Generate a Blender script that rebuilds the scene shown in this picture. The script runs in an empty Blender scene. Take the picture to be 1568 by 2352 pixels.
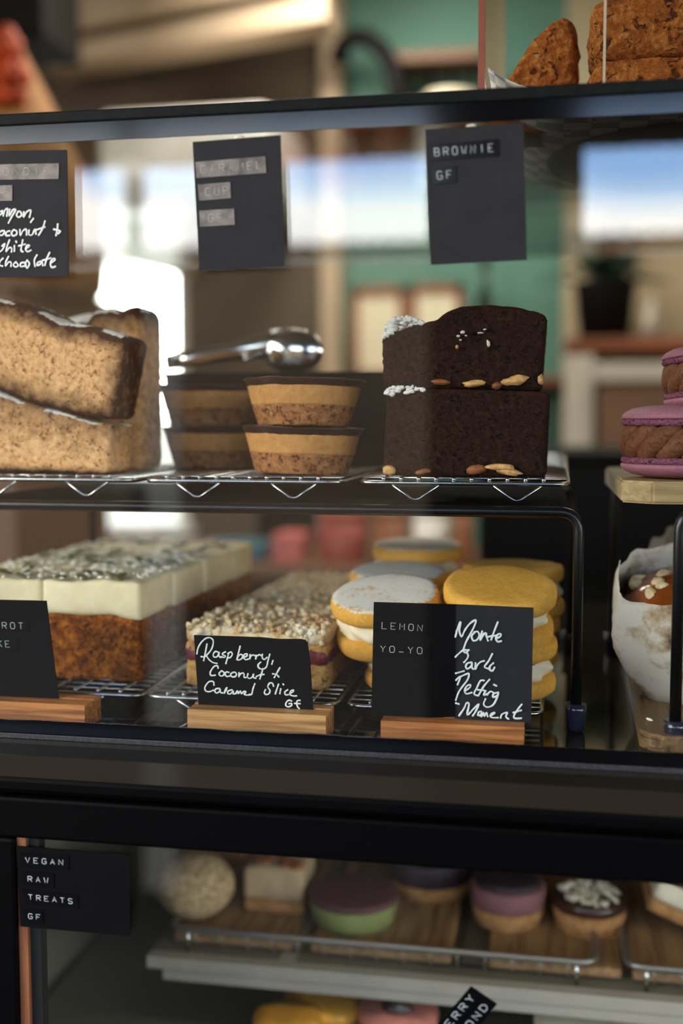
import bpy, bmesh, math, random
from mathutils import Vector, Matrix, noise

# ---------------------------------------------------------------- camera, sky, exposure
random.seed(7)
sc = bpy.context.scene
COL = sc.collection
EYE = 1.35
FPX = 2600.0
YAW, PITCH = math.radians(10.47), math.radians(4.49)
CAM = Vector((0.0, -0.59, EYE))
FWD = Vector((-math.sin(YAW) * math.cos(PITCH), math.cos(YAW) * math.cos(PITCH), -math.sin(PITCH)))
RGT = Vector((math.cos(YAW), math.sin(YAW), 0.0))
UPV = RGT.cross(FWD)

cam_data = bpy.data.cameras.new('camera')
cam = bpy.data.objects.new('camera', cam_data)
COL.objects.link(cam)
rot = Matrix((RGT, UPV, -FWD)).transposed()
cam.matrix_world = Matrix.Translation(CAM) @ rot.to_4x4()
cam_data.sensor_fit = 'HORIZONTAL'
cam_data.sensor_width = 24.0
cam_data.lens = 24.0 * FPX / 1568.0
cam_data.clip_start = 0.02
cam_data.clip_end = 60
cam_data.dof.use_dof = True
cam_data.dof.focus_distance = 0.645
cam_data.dof.aperture_fstop = 2.9
sc.camera = cam

sc.view_settings.view_transform = 'Standard'
sc.view_settings.look = 'None'
sc.view_settings.gamma = 1.0
sc.view_settings.use_curve_mapping = False
sc.view_settings.exposure = 0.0
sc.cycles.transparent_max_bounces = 40
sc.cycles.max_bounces = 10
sc.cycles.glossy_bounces = 6

SKY = 15.0
world = bpy.data.worlds.new('sky')
sc.world = world
world.use_nodes = True
wn, wl = world.node_tree.nodes, world.node_tree.links
wn.clear()
w_out = wn.new('ShaderNodeOutputWorld')
w_bg = wn.new('ShaderNodeBackground')
w_tc = wn.new('ShaderNodeTexCoord')
w_sep = wn.new('ShaderNodeSeparateXYZ')
w_noise = wn.new('ShaderNodeTexNoise')
w_noise.inputs['Scale'].default_value = 3.0
w_noise.inputs['Detail'].default_value = 3.0
w_mad = wn.new('ShaderNodeMath'); w_mad.operation = 'MULTIPLY_ADD'
w_mad.inputs[1].default_value = 0.08
w_add = wn.new('ShaderNodeMath'); w_add.operation = 'ADD'
w_add.inputs[1].default_value = -0.04
w_ramp = wn.new('ShaderNodeValToRGB')
cr = w_ramp.color_ramp
cr.elements[0].position = 0.0; cr.elements[0].color = (0.10, 0.10, 0.09, 1)
cr.elements[1].position = 1.0; cr.elements[1].color = (0.24, 0.23, 0.21, 1)
for pos, c in ((0.02, (0.86, 0.82, 0.76, 1)), (0.18, (0.96, 0.97, 0.96, 1)), (0.20, (0.50, 0.68, 0.92, 1)), (0.222, (0.27, 0.46, 0.80, 1)), (0.26, (0.30, 0.48, 0.82, 1)), (0.32, (0.34, 0.33, 0.31, 1))):
    e = cr.elements.new(pos); e.color = c
w_bg.inputs['Strength'].default_value = SKY
wl.new(w_tc.outputs['Generated'], w_sep.inputs[0])
wl.new(w_tc.outputs['Generated'], w_noise.inputs['Vector'])
wl.new(w_noise.outputs['Fac'], w_mad.inputs[0])
wl.new(w_sep.outputs['Z'], w_mad.inputs[2])
wl.new(w_mad.outputs[0], w_add.inputs[0])
wl.new(w_add.outputs[0], w_ramp.inputs['Fac'])
wl.new(w_ramp.outputs['Color'], w_bg.inputs['Color'])
wl.new(w_bg.outputs[0], w_out.inputs[0])


def area(name, loc, target, sx, sy, power, color):
    d = bpy.data.lights.new(name, 'AREA')
    d.shape = 'RECTANGLE'; d.size = sx; d.size_y = sy; d.energy = power; d.color = color
    o = bpy.data.objects.new(name, d); COL.objects.link(o)
    o.location = loc
    o.rotation_euler = (Vector(target) - Vector(loc)).to_track_quat('-Z', 'Y').to_euler()
    return o

# open street side to the left of the counter, and added overhead fills that brighten the back room
area('daylight_street', (-1.9, -1.5, EYE + 1.0), (-0.1, 0.1, EYE - 0.1), 1.4, 1.0, 70, (1.0, 0.93, 0.83))
area('fill_counter', (0.5, 1.5, 2.5), (0.5, 1.8, 0), 0.5, 0.5, 9, (1.0, 0.90, 0.76))  # added fill over the counter side, no lamp known there
area('fill_kitchen', (-0.5, 1.9, 2.5), (-0.5, 2.4, 0), 0.5, 0.5, 20, (1.0, 0.92, 0.80))  # added fill that lifts the brown wall and white cabinet
area('cabinet_strip_light', (0.15, 0.06, EYE - 0.212), (0.15, 0.16, 0), 0.7, 0.02, 0.45, (1.0, 0.86, 0.66))

# ---------------------------------------------------------------- helpers
def ray(px, py):
    return (FWD + RGT * ((px - 784.0) / FPX) + UPV * ((1176.0 - py) / FPX))

def P(px, py, Y):
    """the world point seen at a pixel, on the upright plane at depth Y behind the front glass"""
    d = ray(px, py)
    return CAM + d * ((Y - CAM.y) / d.y)

def PZ(px, py, z):
    d = ray(px, py)
    return CAM + d * ((z - CAM.z) / d.z)

def lerp(a, b, t):
    return a + (b - a) * t

def poly_at(pts, u):
    """point at share u of x along a polyline of 2-D points"""
    x0, x1 = pts[0][0], pts[-1][0]
    x = lerp(x0, x1, u)
    for (ax, ay), (bx, by) in zip(pts, pts[1:]):
        if x <= bx + 1e-9:
            t = 0 if bx == ax else (x - ax) / (bx - ax)
            return (x, lerp(ay, by, t))
    return pts[-1]

def new_mesh(name, verts, faces, mats, parent=None, origin=None, smooth=True, local=False, attr=None, fmat=None):
    me = bpy.data.meshes.new(name)
    if parent is not None and not local:
        off = parent['_o']
    elif origin is not None:
        off = origin
    else:
        off = (0, 0, 0)
    off = Vector(off)
    me.from_pydata([tuple(Vector(v) - off) for v in verts], [], faces)
    if not isinstance(mats, (list, tuple)):
        mats = [mats]
    for m in mats:
        me.materials.append(m)
    if smooth:
        me.polygons.foreach_set('use_smooth', [True] * len(me.polygons))
    if fmat:
        me.polygons.foreach_set('material_index', fmat)
    if attr:
        for k, vals in attr.items():
            a = me.attributes.new(k, 'FLOAT', 'POINT')
            a.data.foreach_set('value', vals)
    me.update()
    o = bpy.data.objects.new(name, me)
    COL.objects.link(o)
    if parent is not None:
        o.parent = parent['_e']
    else:
        o.location = off
    return o

def thing(name, label, cat, loc, group=None, rot=(0, 0, 0)):
    e = bpy.data.objects.new(name, None)
    e.empty_display_size = 0.02
    COL.objects.link(e)
    e.location = loc; e.rotation_euler = rot
    tag(e, label, cat, group)
    return {'_e': e, '_o': tuple(loc)}

def part_of(o, owner):
    """handle so that sub-parts can be hung under a part"""
    return {'_e': o, '_o': owner['_o']}

def tag(o, label, cat, group=None):
    o['label'] = label; o['category'] = cat
    if group:
        o['group'] = group

def struct(o):
    o['kind'] = 'structure'
    return o

class G:
    """collects shapes, then becomes one mesh object"""
    def __init__(s):
        s.v, s.f, s.m = [], [], []
    def add(s, vs, fs, mi=0):
        n = len(s.v)
        s.v += [Vector(v) for v in vs]
        s.f += [[i + n for i in f] for f in fs]
        s.m += [mi] * len(fs)
        return s
    def box(s, a, b, mi=0, bev=0.0):
        a = Vector(a); b = Vector(b)
        lo = Vector((min(a.x, b.x), min(a.y, b.y), min(a.z, b.z)))
        hi = Vector((max(a.x, b.x), max(a.y, b.y), max(a.z, b.z)))
        bm = bmesh.new()
        bmesh.ops.create_cube(bm, size=1.0)
        for v in bm.verts:
            v.co = Vector((lerp(lo.x, hi.x, v.co.x + .5), lerp(lo.y, hi.y, v.co.y + .5), lerp(lo.z, hi.z, v.co.z + .5)))
        if bev > 0:
            bmesh.ops.bevel(bm, geom=bm.edges[:], offset=bev, segments=2, profile=0.5, affect='EDGES')
        s.bm(bm, mi)
        return s
    def bm(s, bm, mi=0):
        bm.verts.index_update()
        s.add([v.co.copy() for v in bm.verts], [[v.index for v in f.verts] for f in bm.faces], mi)
        bm.free()
    def tube(s, pts, r, n=8, closed=False, mi=0, flat=None, caps=True):
        pts = [Vector(p) for p in pts]
        k = len(pts)
        rs = r if isinstance(r, (list, tuple)) else [r] * k
        if closed:
            tans = [(pts[(i + 1) % k] - pts[i - 1]).normalized() for i in range(k)]
        else:
            tans = [(pts[min(i + 1, k - 1)] - pts[max(i - 1, 0)]).normalized() for i in range(k)]
        ref = Vector((0, 0, 1)) if abs(tans[0].z) < .9 else Vector((1, 0, 0))
        nx = tans[0].cross(ref).normalized()
        vs = []
        for i in range(k):
            nx = (nx - tans[i] * nx.dot(tans[i]))
            nx = nx.normalized() if nx.length > 1e-9 else tans[i].orthogonal().normalized()
            ny = tans[i].cross(nx)
            for j in range(n):
                a = 2 * math.pi * j / n
                d = (nx * math.cos(a) + ny * math.sin(a)) * rs[i]
                if flat is not None:
                    d = d - flat[0] * d.dot(flat[0]) * (1 - flat[1])
                vs.append(pts[i] + d)
        fs = []
        for i in range(k if closed else k - 1):
            for j in range(n):
                a = i * n + j; b = i * n + (j + 1) % n
                c = ((i + 1) % k) * n + (j + 1) % n; d = ((i + 1) % k) * n + j
                fs.append([a, b, c, d])
        if caps and not closed:
            fs.append(list(range(n))[::-1]); fs.append([(k - 1) * n + j for j in range(n)])
        s.add(vs, fs, mi)
        return s
    def lathe(s, prof, c=(0, 0, 0), n=48, mi=0, wob=None):
        """prof: (radius, z); radius 0 closes the end"""
        c = Vector(c); vs = []; fs = []; rows = []
        for r, z in prof:
            if r <= 1e-6:
                rows.append([len(vs)]); vs.append(c + Vector((0, 0, z)))
            else:
                row = []
                for j in range(n):
                    a = 2 * math.pi * j / n
                    p = Vector((r * math.cos(a), r * math.sin(a), z))
                    if wob:
                        p = wob(p, a)
                    row.append(len(vs)); vs.append(c + p)
                rows.append(row)
        for A, B in zip(rows, rows[1:]):
            if len(A) == 1 and len(B) == 1:
                continue
            for j in range(n):
                k = (j + 1) % n
                if len(A) == 1:
                    fs.append([A[0], B[k], B[j]])
                elif len(B) == 1:
                    fs.append([A[j], A[k], B[0]])
                else:
                    fs.append([A[j], A[k], B[k], B[j]])
        s.add(vs, fs, mi)
        return s
    def prism(s, base, top, mi=0):
        n = len(base)
        s.add(list(base) + list(top), [list(range(n))[::-1], [n + i for i in range(n)]] +
              [[i, (i + 1) % n, n + (i + 1) % n, n + i] for i in range(n)], mi)
        return s
    def blob(s, c, rad, rot=None, seed=0, amp=0.15, seg=10, mi=0):
        bm = bmesh.new()
        bmesh.ops.create_uvsphere(bm, u_segments=seg, v_segments=max(6, seg * 2 // 3), radius=1.0)
        M = rot.to_matrix() if rot is not None else Matrix.Identity(3)
        c = Vector(c); rad = Vector(rad)
        for v in bm.verts:
            p = v.co * (1 + amp * noise.noise(v.co * 1.7 + Vector((seed * 3.1, seed, 0))))
            v.co = c + M @ Vector((p.x * rad.x, p.y * rad.y, p.z * rad.z))
        s.bm(bm, mi)
        return s
    def obj(s, name, mats, parent=None, origin=None, smooth=True, local=False):
        return new_mesh(name, s.v, s.f, mats, parent, origin, smooth, local, fmat=s.m if isinstance(mats, (list, tuple)) and len(mats) > 1 else None)

# ---------------------------------------------------------------- materials
def lin(c):
    """0-255 screen colour to linear"""
    out = []
    for v in c[:3]:
        v = v / 255.0
        out.append(v / 12.92 if v <= 0.04045 else ((v + 0.055) / 1.055) ** 2.4)
    return (out[0], out[1], out[2], 1.0)

def base_mat(name):
    m = bpy.data.materials.new(name)
    m.use_nodes = True
    nt = m.node_tree
    return m, nt.nodes, nt.links, nt.nodes['Principled BSDF']

def plain(name, c, rough=0.5, metal=0.0, spec=0.5, nscale=0, namp=0.12, bump=0.0, coat=0.0):
    m, N, L, b = base_mat(name)
    c = lin(c)
    b.inputs['Base Color'].default_value = c
    b.inputs['Roughness'].default_value = rough
    b.inputs['Metallic'].default_value = metal
    b.inputs['Specular IOR Level'].default_value = spec
    b.inputs['Coat Weight'].default_value = coat
    if nscale:
        tc = N.new('ShaderNodeTexCoord'); nz = N.new('ShaderNodeTexNoise'); rp = N.new('ShaderNodeValToRGB')
        nz.inputs['Scale'].default_value = nscale; nz.inputs['Detail'].default_value = 5
        rp.color_ramp.elements[0].position = .3; rp.color_ramp.elements[1].position = .7
        rp.color_ramp.elements[0].color = tuple(v * (1 - namp) for v in c[:3]) + (1,)
        rp.color_ramp.elements[1].color = tuple(min(1, v * (1 + namp)) for v in c[:3]) + (1,)
        L.new(tc.outputs['Object'], nz.inputs['Vector']); L.new(nz.outputs['Fac'], rp.inputs[0]); L.new(rp.outputs[0], b.inputs['Base Color'])
        if bump:
            bp = N.new('ShaderNodeBump'); bp.inputs['Strength'].default_value = bump; bp.inputs['Distance'].default_value = 0.002
            L.new(nz.outputs['Fac'], bp.inputs['Height']); L.new(bp.outputs[0], b.inputs['Normal'])
    return m

def wood(name, dark, light, along=0, scale=1.0, rough=0.45, ring=60):
    m, N, L, b = base_mat(name)
    tc = N.new('ShaderNodeTexCoord'); mp = N.new('ShaderNodeMapping')
    s = [ring * 4 * scale] * 3; s[along] = ring * 0.25 * scale
    mp.inputs['Scale'].default_value = s
    nz = N.new('ShaderNodeTexNoise'); nz.inputs['Scale'].default_value = 1.0; nz.inputs['Detail'].default_value = 6; nz.inputs['Distortion'].default_value = .6
    fine = N.new('ShaderNodeTexNoise'); mp2 = N.new('ShaderNodeMapping')
    s2 = [ring * 30 * scale] * 3; s2[along] = ring * 1.2 * scale
    mp2.inputs['Scale'].default_value = s2; fine.inputs['Scale'].default_value = 1.0
    rp = N.new('ShaderNodeValToRGB')
    rp.color_ramp.elements[0].position = .32; rp.color_ramp.elements[1].position = .66
    rp.color_ramp.elements[0].color = lin(dark); rp.color_ramp.elements[1].color = lin(light)
    ml = N.new('ShaderNodeMix'); ml.data_type = 'RGBA'; ml.blend_type = 'MULTIPLY'
    ml.inputs['Factor'].default_value = .35
    L.new(tc.outputs['Object'], mp.inputs[0]); L.new(mp.outputs[0], nz.inputs['Vector'])
    L.new(tc.outputs['Object'], mp2.inputs[0]); L.new(mp2.outputs[0], fine.inputs['Vector'])
    L.new(nz.outputs['Fac'], rp.inputs[0]); L.new(rp.outputs[0], ml.inputs[6]); L.new(fine.outputs['Color'], ml.inputs[7])
    L.new(ml.outputs[2], b.inputs['Base Color'])
    b.inputs['Roughness'].default_value = rough
    bp = N.new('ShaderNodeBump'); bp.inputs['Strength'].default_value = .25; bp.inputs['Distance'].default_value = .0006
    L.new(fine.outputs['Fac'], bp.inputs['Height']); L.new(bp.outputs[0], b.inputs['Normal'])
    return m

def crumb(name, stops, scale=260, pore=None, pore_scale=330, pore_cut=.22, bump=.6, rough=.85, crust=None, dust=None, spec=.2, sss=0.0, dist=.0015):
    """baked crumb: noise colours, dark pores, an optional crust / dusting read from a vertex attribute"""
    m, N, L, b = base_mat(name)
    tc = N.new('ShaderNodeTexCoord')
    nz = N.new('ShaderNodeTexNoise'); nz.inputs['Scale'].default_value = scale; nz.inputs['Detail'].default_value = 5; nz.inputs['Roughness'].default_value = .65
    L.new(tc.outputs['Object'], nz.inputs['Vector'])
    rp = N.new('ShaderNodeValToRGB')
    els = rp.color_ramp.elements
    els[0].position = stops[0][0]; els[0].color = lin(stops[0][1])
    els[1].position = stops[-1][0]; els[1].color = lin(stops[-1][1])
    for p_, c_ in stops[1:-1]:
        e = els.new(p_); e.color = lin(c_)
    L.new(nz.outputs['Fac'], rp.inputs[0])
    col = rp.outputs[0]
    height = nz.outputs['Fac']
    if pore:
        vo = N.new('ShaderNodeTexNoise'); vo.inputs['Scale'].default_value = pore_scale; vo.inputs['Detail'].default_value = 4
        vo.inputs['Roughness'].default_value = .6; vo.inputs['Distortion'].default_value = 1.2
        L.new(tc.outputs['Object'], vo.inputs['Vector'])
        mr = N.new('ShaderNodeMapRange'); mr.inputs['From Min'].default_value = .26 + pore_cut * .35; mr.inputs['From Max'].default_value = .33 + pore_cut * .5
        mr.inputs['To Min'].default_value = 1; mr.inputs['To Max'].default_value = 0
        L.new(vo.outputs['Fac'], mr.inputs['Value'])
        mx = N.new('ShaderNodeMix'); mx.data_type = 'RGBA'
        L.new(mr.outputs[0], mx.inputs['Factor']); L.new(col, mx.inputs[6]); mx.inputs[7].default_value = lin(pore)
        col = mx.outputs[2]
        hs = N.new('ShaderNodeMath'); hs.operation = 'SUBTRACT'
        L.new(height, hs.inputs[0]); L.new(mr.outputs[0], hs.inputs[1])
        height = hs.outputs[0]
    for key, c in (('crust', crust), ('dust', dust)):
        if c:
            at = N.new('ShaderNodeAttribute'); at.attribute_name = key
            n3 = N.new('ShaderNodeTexNoise'); n3.inputs['Scale'].default_value = 420 if key == 'dust' else 150; n3.inputs['Detail'].default_value = 6
            L.new(tc.outputs['Object'], n3.inputs['Vector'])
            ma = N.new('ShaderNodeMath'); ma.operation = 'MULTIPLY_ADD'
            L.new(n3.outputs['Fac'], ma.inputs[0]); ma.inputs[1].default_value = .9
            sb = N.new('ShaderNodeMath'); sb.operation = 'SUBTRACT'; sb.inputs[1].default_value = .45
            L.new(at.outputs['Fac'], ma.inputs[2]); L.new(ma.outputs[0], sb.inputs[0])
            mr = N.new('ShaderNodeMapRange')
            mr.inputs['From Min'].default_value = .3 if key == 'dust' else .05
            mr.inputs['From Max'].default_value = .55 if key == 'dust' else .95
            L.new(sb.outputs[0], mr.inputs['Value'])
            mx = N.new('ShaderNodeMix'); mx.data_type = 'RGBA'
            L.new(mr.outputs[0], mx.inputs['Factor']); L.new(col, mx.inputs[6]); mx.inputs[7].default_value = lin(c)
            col = mx.outputs[2]
    L.new(col, b.inputs['Base Color'])
    bp = N.new('ShaderNodeBump'); bp.inputs['Strength'].default_value = bump; bp.inputs['Distance'].default_value = dist
    L.new(height, bp.inputs['Height']); L.new(bp.outputs[0], b.inputs['Normal'])
    b.inputs['Roughness'].default_value = rough
    b.inputs['Specular IOR Level'].default_value = spec
    if sss:
        b.inputs['Subsurface Weight'].default_value = sss
        b.inputs['Subsurface Radius'].default_value = (.004, .002, .001)
        b.inputs['Subsurface Scale'].default_value = 1.0
    return m

def pane_glass(name, tint=(1, 1, 1), f0=.04, rough=0.0):
    m = bpy.data.materials.new(name); m.use_nodes = True
    N, L = m.node_tree.nodes, m.node_tree.links
    N.clear()
    out = N.new('ShaderNodeOutputMaterial'); mix = N.new('ShaderNodeMixShader')
    tr = N.new('ShaderNodeBsdfTransparent'); gl = N.new('ShaderNodeBsdfGlossy')
    tr.inputs[0].default_value = tuple(tint) + (1,)
    gl.inputs['Roughness'].default_value = rough
    lw = N.new('ShaderNodeLayerWeight'); lw.inputs['Blend'].default_value = .5
    pw = N.new('ShaderNodeMath'); pw.operation = 'POWER'; pw.inputs[1].default_value = 5
    ma = N.new('ShaderNodeMath'); ma.operation = 'MULTIPLY_ADD'; ma.inputs[1].default_value = 1 - f0; ma.inputs[2].default_value = f0
    L.new(lw.outputs['Facing'], pw.inputs[0]); L.new(pw.outputs[0], ma.inputs[0]); L.new(ma.outputs[0], mix.inputs[0])
    L.new(tr.outputs[0], mix.inputs[1]); L.new(gl.outputs[0], mix.inputs[2]); L.new(mix.outputs[0], out.inputs[0])
    return m

M = {}
M['glass'] = pane_glass('clear_glass', (.97, .985, .975))
M['glass_jar'] = pane_glass('jar_glass', (.95, .97, .96), .05)
M['black'] = plain('black_paint', (4, 3, 4), .5, spec=.05)
M['black_gloss'] = plain('black_gloss', (9, 8, 9), .2, spec=.1)
M['edge'] = plain('dark_edge', (20, 23, 24), .5, spec=.08, nscale=300, namp=.3)
M['case_floor'] = plain('smoked_floor', (42, 37, 29), .06, spec=.32)
M['ledge'] = plain('ledge_gloss', (20, 19, 17), .05, spec=.4)
M['steel'] = plain('chrome_wire', (205, 206, 208), .22, metal=1.0)
M['steel_dull'] = plain('dull_aluminium', (170, 163, 150), .5, metal=.1, nscale=40, namp=.05)
M['card'] = plain('chalk_card', (11, 10, 12), .6, spec=.06, nscale=60, namp=.15)
M['card_veil'] = plain('veiled_card', (42, 42, 46), .6, spec=.1, nscale=60, namp=.12)  # black card with the grey veil of reflected daylight put into its colour
M['tape'] = plain('label_tape', (10, 10, 12), .2, spec=.2)
M['tape_sheen'] = plain('glossy_label_tape', (112, 106, 102), .35, metal=.1, spec=.25, nscale=130, namp=.5)  # label tape with its sky reflection put into the grey colour
M['chalk'] = plain('chalk_pen', (226, 232, 230), .7)
M['emboss'] = plain('embossed_letters', (190, 196, 200), .5)
M['emboss_dark'] = plain('worn_letters', (176, 172, 168), .5)
M['tack'] = plain('putty', (214, 210, 190), .8)
M['wood_sign'] = wood('oak_sign', (156, 100, 52), (236, 178, 112), 0)
M['wood_sign_dark'] = wood('acacia_sign', (136, 76, 36), (226, 146, 80), 0)
M['bamboo'] = wood('bamboo_board', (104, 76, 46), (156, 122, 80), 1, rough=.5)
M['bamboo_pale'] = wood('pale_board', (150, 122, 78), (198, 168, 116), 0, rough=.55)
M['board_brown'] = wood('brown_board', (128, 96, 62), (184, 144, 98), 1, rough=.7, ring=40)
M['rubber'] = plain('clear_foot', (44, 42, 58), .15, spec=.6)
M['white_powder'] = plain('icing_sugar', (236, 234, 230), .9, nscale=700, namp=.1, bump=.5)
M['almond'] = plain('almond', (206, 158, 98), .6, nscale=300, namp=.35)
M['nut_brown'] = plain('hazelnut', (140, 82, 44), .6, nscale=300, namp=.35)
M['seed'] = plain('pumpkin_seed', (92, 94, 54), .4, nscale=400, namp=.35)
M['coconut'] = plain('coconut_flake', (248, 244, 230), .8)
M['icing'] = crumb('cream_cheese_icing', [(.3, (228, 210, 166)), (.7, (246, 232, 192))], 60, bump=.15, rough=.6, sss=.15)
M['carrot'] = crumb('carrot_crumb', [(.25, (70, 32, 8)), (.48, (132, 70, 18)), (.62, (180, 106, 30)), (.8, (216, 150, 60))], 190, (58, 26, 10), 260, .2, .8)
M['blondie'] = crumb('blondie_crumb', [(.25, (200, 138, 86)), (.5, (236, 180, 124)), (.8, (252, 218, 170))], 330, (146, 90, 54), 340, .16, .9, crust=(66, 30, 10), dust=(232, 230, 226))
M['brownie'] = crumb('brownie_crumb', [(.25, (20, 9, 7)), (.5, (42, 23, 18)), (.8, (66, 40, 30))], 300, (10, 5, 4), 320, .2, .8, crust=(60, 33, 18), dust=(240, 240, 238), spec=.15)
M['raspberry_base'] = crumb('shortbread', [(.25, (150, 98, 44)), (.5, (206, 156, 90)), (.8, (232, 190, 120))], 170, (120, 70, 30), 240, .18, .8, spec=.4)
M['raspberry_jam'] = crumb('raspberry', [(.3, (70, 14, 22)), (.55, (128, 44, 58)), (.75, (190, 130, 90))], 130, None, bump=.8, rough=.35, spec=.6)
M['crumble'] = crumb('coconut_crumble', [(.30, (176, 120, 66)), (.46, (228, 198, 150)), (.7, (250, 242, 218))], 110, (176, 122, 74), 170, .06, .8)
M['yo_biscuit'] = crumb('yellow_biscuit', [(.3, (226, 160, 62)), (.7, (242, 186, 88))], 420, None, bump=.25, rough=.7, dust=(246, 240, 228), sss=.1)
M['butter_cream'] = plain('butter_cream', (246, 232, 196), .5, nscale=60, namp=.05)
M['jam'] = plain('dark_jam', (60, 18, 22), .2, spec=.7)
M['caramel'] = crumb('caramel_mousse', [(.3, (186, 128, 68)), (.7, (212, 156, 92))], 220, None, bump=.35, rough=.6, spec=.35)
M['nut_base'] = crumb('nut_base', [(.25, (110, 66, 36)), (.5, (164, 108, 66)), (.8, (196, 142, 92))], 230, (84, 46, 26), 230, .24, .9)
M['choc'] = plain('dark_chocolate', (62, 38, 30), .3, nscale=120, namp=.2, bump=.1)
M['macaron'] = crumb('macaron_shell', [(.3, (146, 92, 108)), (.7, (166, 112, 126))], 500, None, bump=.12, rough=.6, crust=(112, 74, 54))
M['macaron_foot'] = crumb('macaron_foot', [(.3, (112, 62, 84)), (.7, (150, 92, 112))], 520, (80, 40, 56), 600, .2, .9)
M['ganache'] = crumb('chocolate_cream', [(.3, (86, 50, 32)), (.7, (126, 80, 54))], 350, (60, 34, 22), 420, .12, .5, rough=.6)
M['paper'] = plain('baking_paper', (206, 196, 182), .7, nscale=30, namp=.12)
M['paper_print'] = plain('printed_paper', (222, 210, 204), .75, nscale=40, namp=.1)
M['toffee'] = plain('toffee_glaze', (140, 70, 24), .15, spec=.7, nscale=60, namp=.3)
M['muffin'] = crumb('dark_muffin', [(.3, (40, 24, 18)), (.7, (76, 48, 34))], 240, (24, 12, 10), 260, .2, .8)
M['cookie'] = crumb('oat_biscuit', [(.25, (116, 58, 20)), (.5, (166, 92, 36)), (.75, (208, 146, 80))], 210, (88, 44, 18), 130, .2, 1.0, dist=.004)

# ---------------------------------------------------------------- the setting
M['wall_brown'] = plain('brown_wall', (92, 80, 66), .8, nscale=3, namp=.12)
M['wall_teal'] = plain('teal_wall', (84, 126, 112), .7, nscale=4, namp=.06)
M['wall_cream'] = plain('cream_wall', (180, 162, 132), .8, nscale=4, namp=.06)
M['wall_left'] = plain('beige_wall', (168, 154, 136), .8, nscale=4, namp=.06)
M['beige'] = plain('beige_beam', (176, 156, 130), .7, nscale=5, namp=.05)
M['beige_dark'] = plain('beam_groove', (88, 70, 52), .8)
M['floor'] = plain('cafe_floor', (96, 88, 78), .6, nscale=6, namp=.15)
M['ceiling'] = plain('ceiling_paint', (150, 140, 126), .9, nscale=4, namp=.05)
M['ground'] = plain('pavement', (30, 28, 26), .9, nscale=2, namp=.15)
M['facade'] = plain('facade_render', (110, 92, 72), .9, nscale=.6, namp=.3)
M['awning'] = plain('awning_cloth', (74, 58, 44), .9, nscale=3, namp=.15)
M['frame_white'] = plain('white_frame', (226, 224, 216), .5, nscale=8, namp=.05)
M['matte_black'] = plain('matte_black', (14, 12, 12), .6, spec=.15)

XL, XR, YB, ZC = -2.2, 2.3, 2.65, 2.78
g = G().box((-12, -10, -.05), (12, YB + .1, 0)); o = g.obj('floor', M['floor'], smooth=False); struct(o)
struct(G().box((-12, -10, .0), (12, -.3, .004)).obj('floor_pavement', M['ground'], smooth=False))
g = G().box((XL - .1, -.25, ZC), (XR + .1, YB + .1, ZC + .08)); struct(g.obj('ceiling', M['ceiling'], smooth=False))
xa, xb, xc = P(752, 400, YB).x, P(776, 400, YB).x, P(1292, 700, YB).x
wa, wb_ = P(48, 800, YB), P(432, 800, YB)
wz1, wz0 = P(240, 560, YB).z, P(240, 1214, YB).z
g = G()
g.box((XL - .1, YB, 0), (wa.x, YB + .1, ZC)).box((wb_.x, YB, 0), (xa, YB + .1, ZC))
g.box((wa.x, YB, 0), (wb_.x, YB + .1, wz0)).box((wa.x, YB, wz1), (wb_.x, YB + .1, ZC))
struct(g.obj('wall_back', M['wall_brown'], smooth=False))
struct(G().box((xa, YB, 0), (xc, YB + .1, ZC)).obj('wall_back_teal', M['wall_teal'], smooth=False))
struct(G().box((xc, YB, 0), (XR + .1, YB + .1, ZC)).obj('wall_back_cream', M['wall_cream'], smooth=False))
struct(G().box((XR, -.25, 0), (XR + .1, YB, ZC)).obj('wall_right', M['wall_cream'], smooth=False))
struct(G().box((XL - .1, .25, 0), (XL, YB, ZC)).obj('wall_left', M['wall_left'], smooth=False))
g = G(); t = .03
g.box((wa.x, YB - .015, wz0), (wa.x + t, YB + .08, wz1)).box((wb_.x - t, YB - .015, wz0), (wb_.x, YB + .08, wz1))
g.box((wa.x, YB - .015, wz1 - t), (wb_.x, YB + .08, wz1)).box((wa.x - .02, YB - .04, wz0 - .01), (wb_.x + .02, YB + .08, wz0 + .02))
wf = g.obj('window_1', M['frame_white'], smooth=False); struct(wf)
wp = G().box((wa.x + t, YB + .03, wz0 + .02), (wb_.x - t, YB + .036, wz1 - t)).obj('window_pane', M['glass'], smooth=False)
wp.parent = wf; struct(wp)
# sloping boxed-in header across the top of the window
q = [P(a, b, YB - .06) for a, b in ((30, 520), (445, 520), (445, 640), (360, 618), (180, 574), (30, 560))]
g = G().prism(q, [p + Vector((0, .058, 0)) for p in q]); g.f = [f[::-1] for f in g.f]
struct(g.obj('trim_7', M['wall_left'], smooth=False))
# painted post between the brown and the teal wall, and the stepped beam over the kitchen
pl, pr = P(738, 300, 2.58).x, P(782, 300, 2.58).x
struct(G().box((pl, 2.56, 0), (pr, YB, ZC)).obj('trim_1', M['beige'], smooth=False))
A, B_ = P(100, 150, 2.45), P(745, 42, 2.2)
zb = (A.z + B_.z) / 2
def beam(z0, z1, yo, mat, nm):
    a0, a1 = Vector((A.x, A.y + yo, z0)), Vector((B_.x, B_.y + yo, z0))
    base = [a0, a1, a1 + Vector((0, .12, 0)), a0 + Vector((0, .12, 0))]
    struct(G().prism(base, [p + Vector((0, 0, z1 - z0)) for p in base]).obj(nm, mat, smooth=False))
beam(zb, zb + .06, .02, M['beige'], 'trim_2')
beam(zb + .06, zb + .085, .05, M['beige_dark'], 'trim_3')
beam(zb + .085, ZC, .0, M['beige'], 'trim_4')
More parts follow.
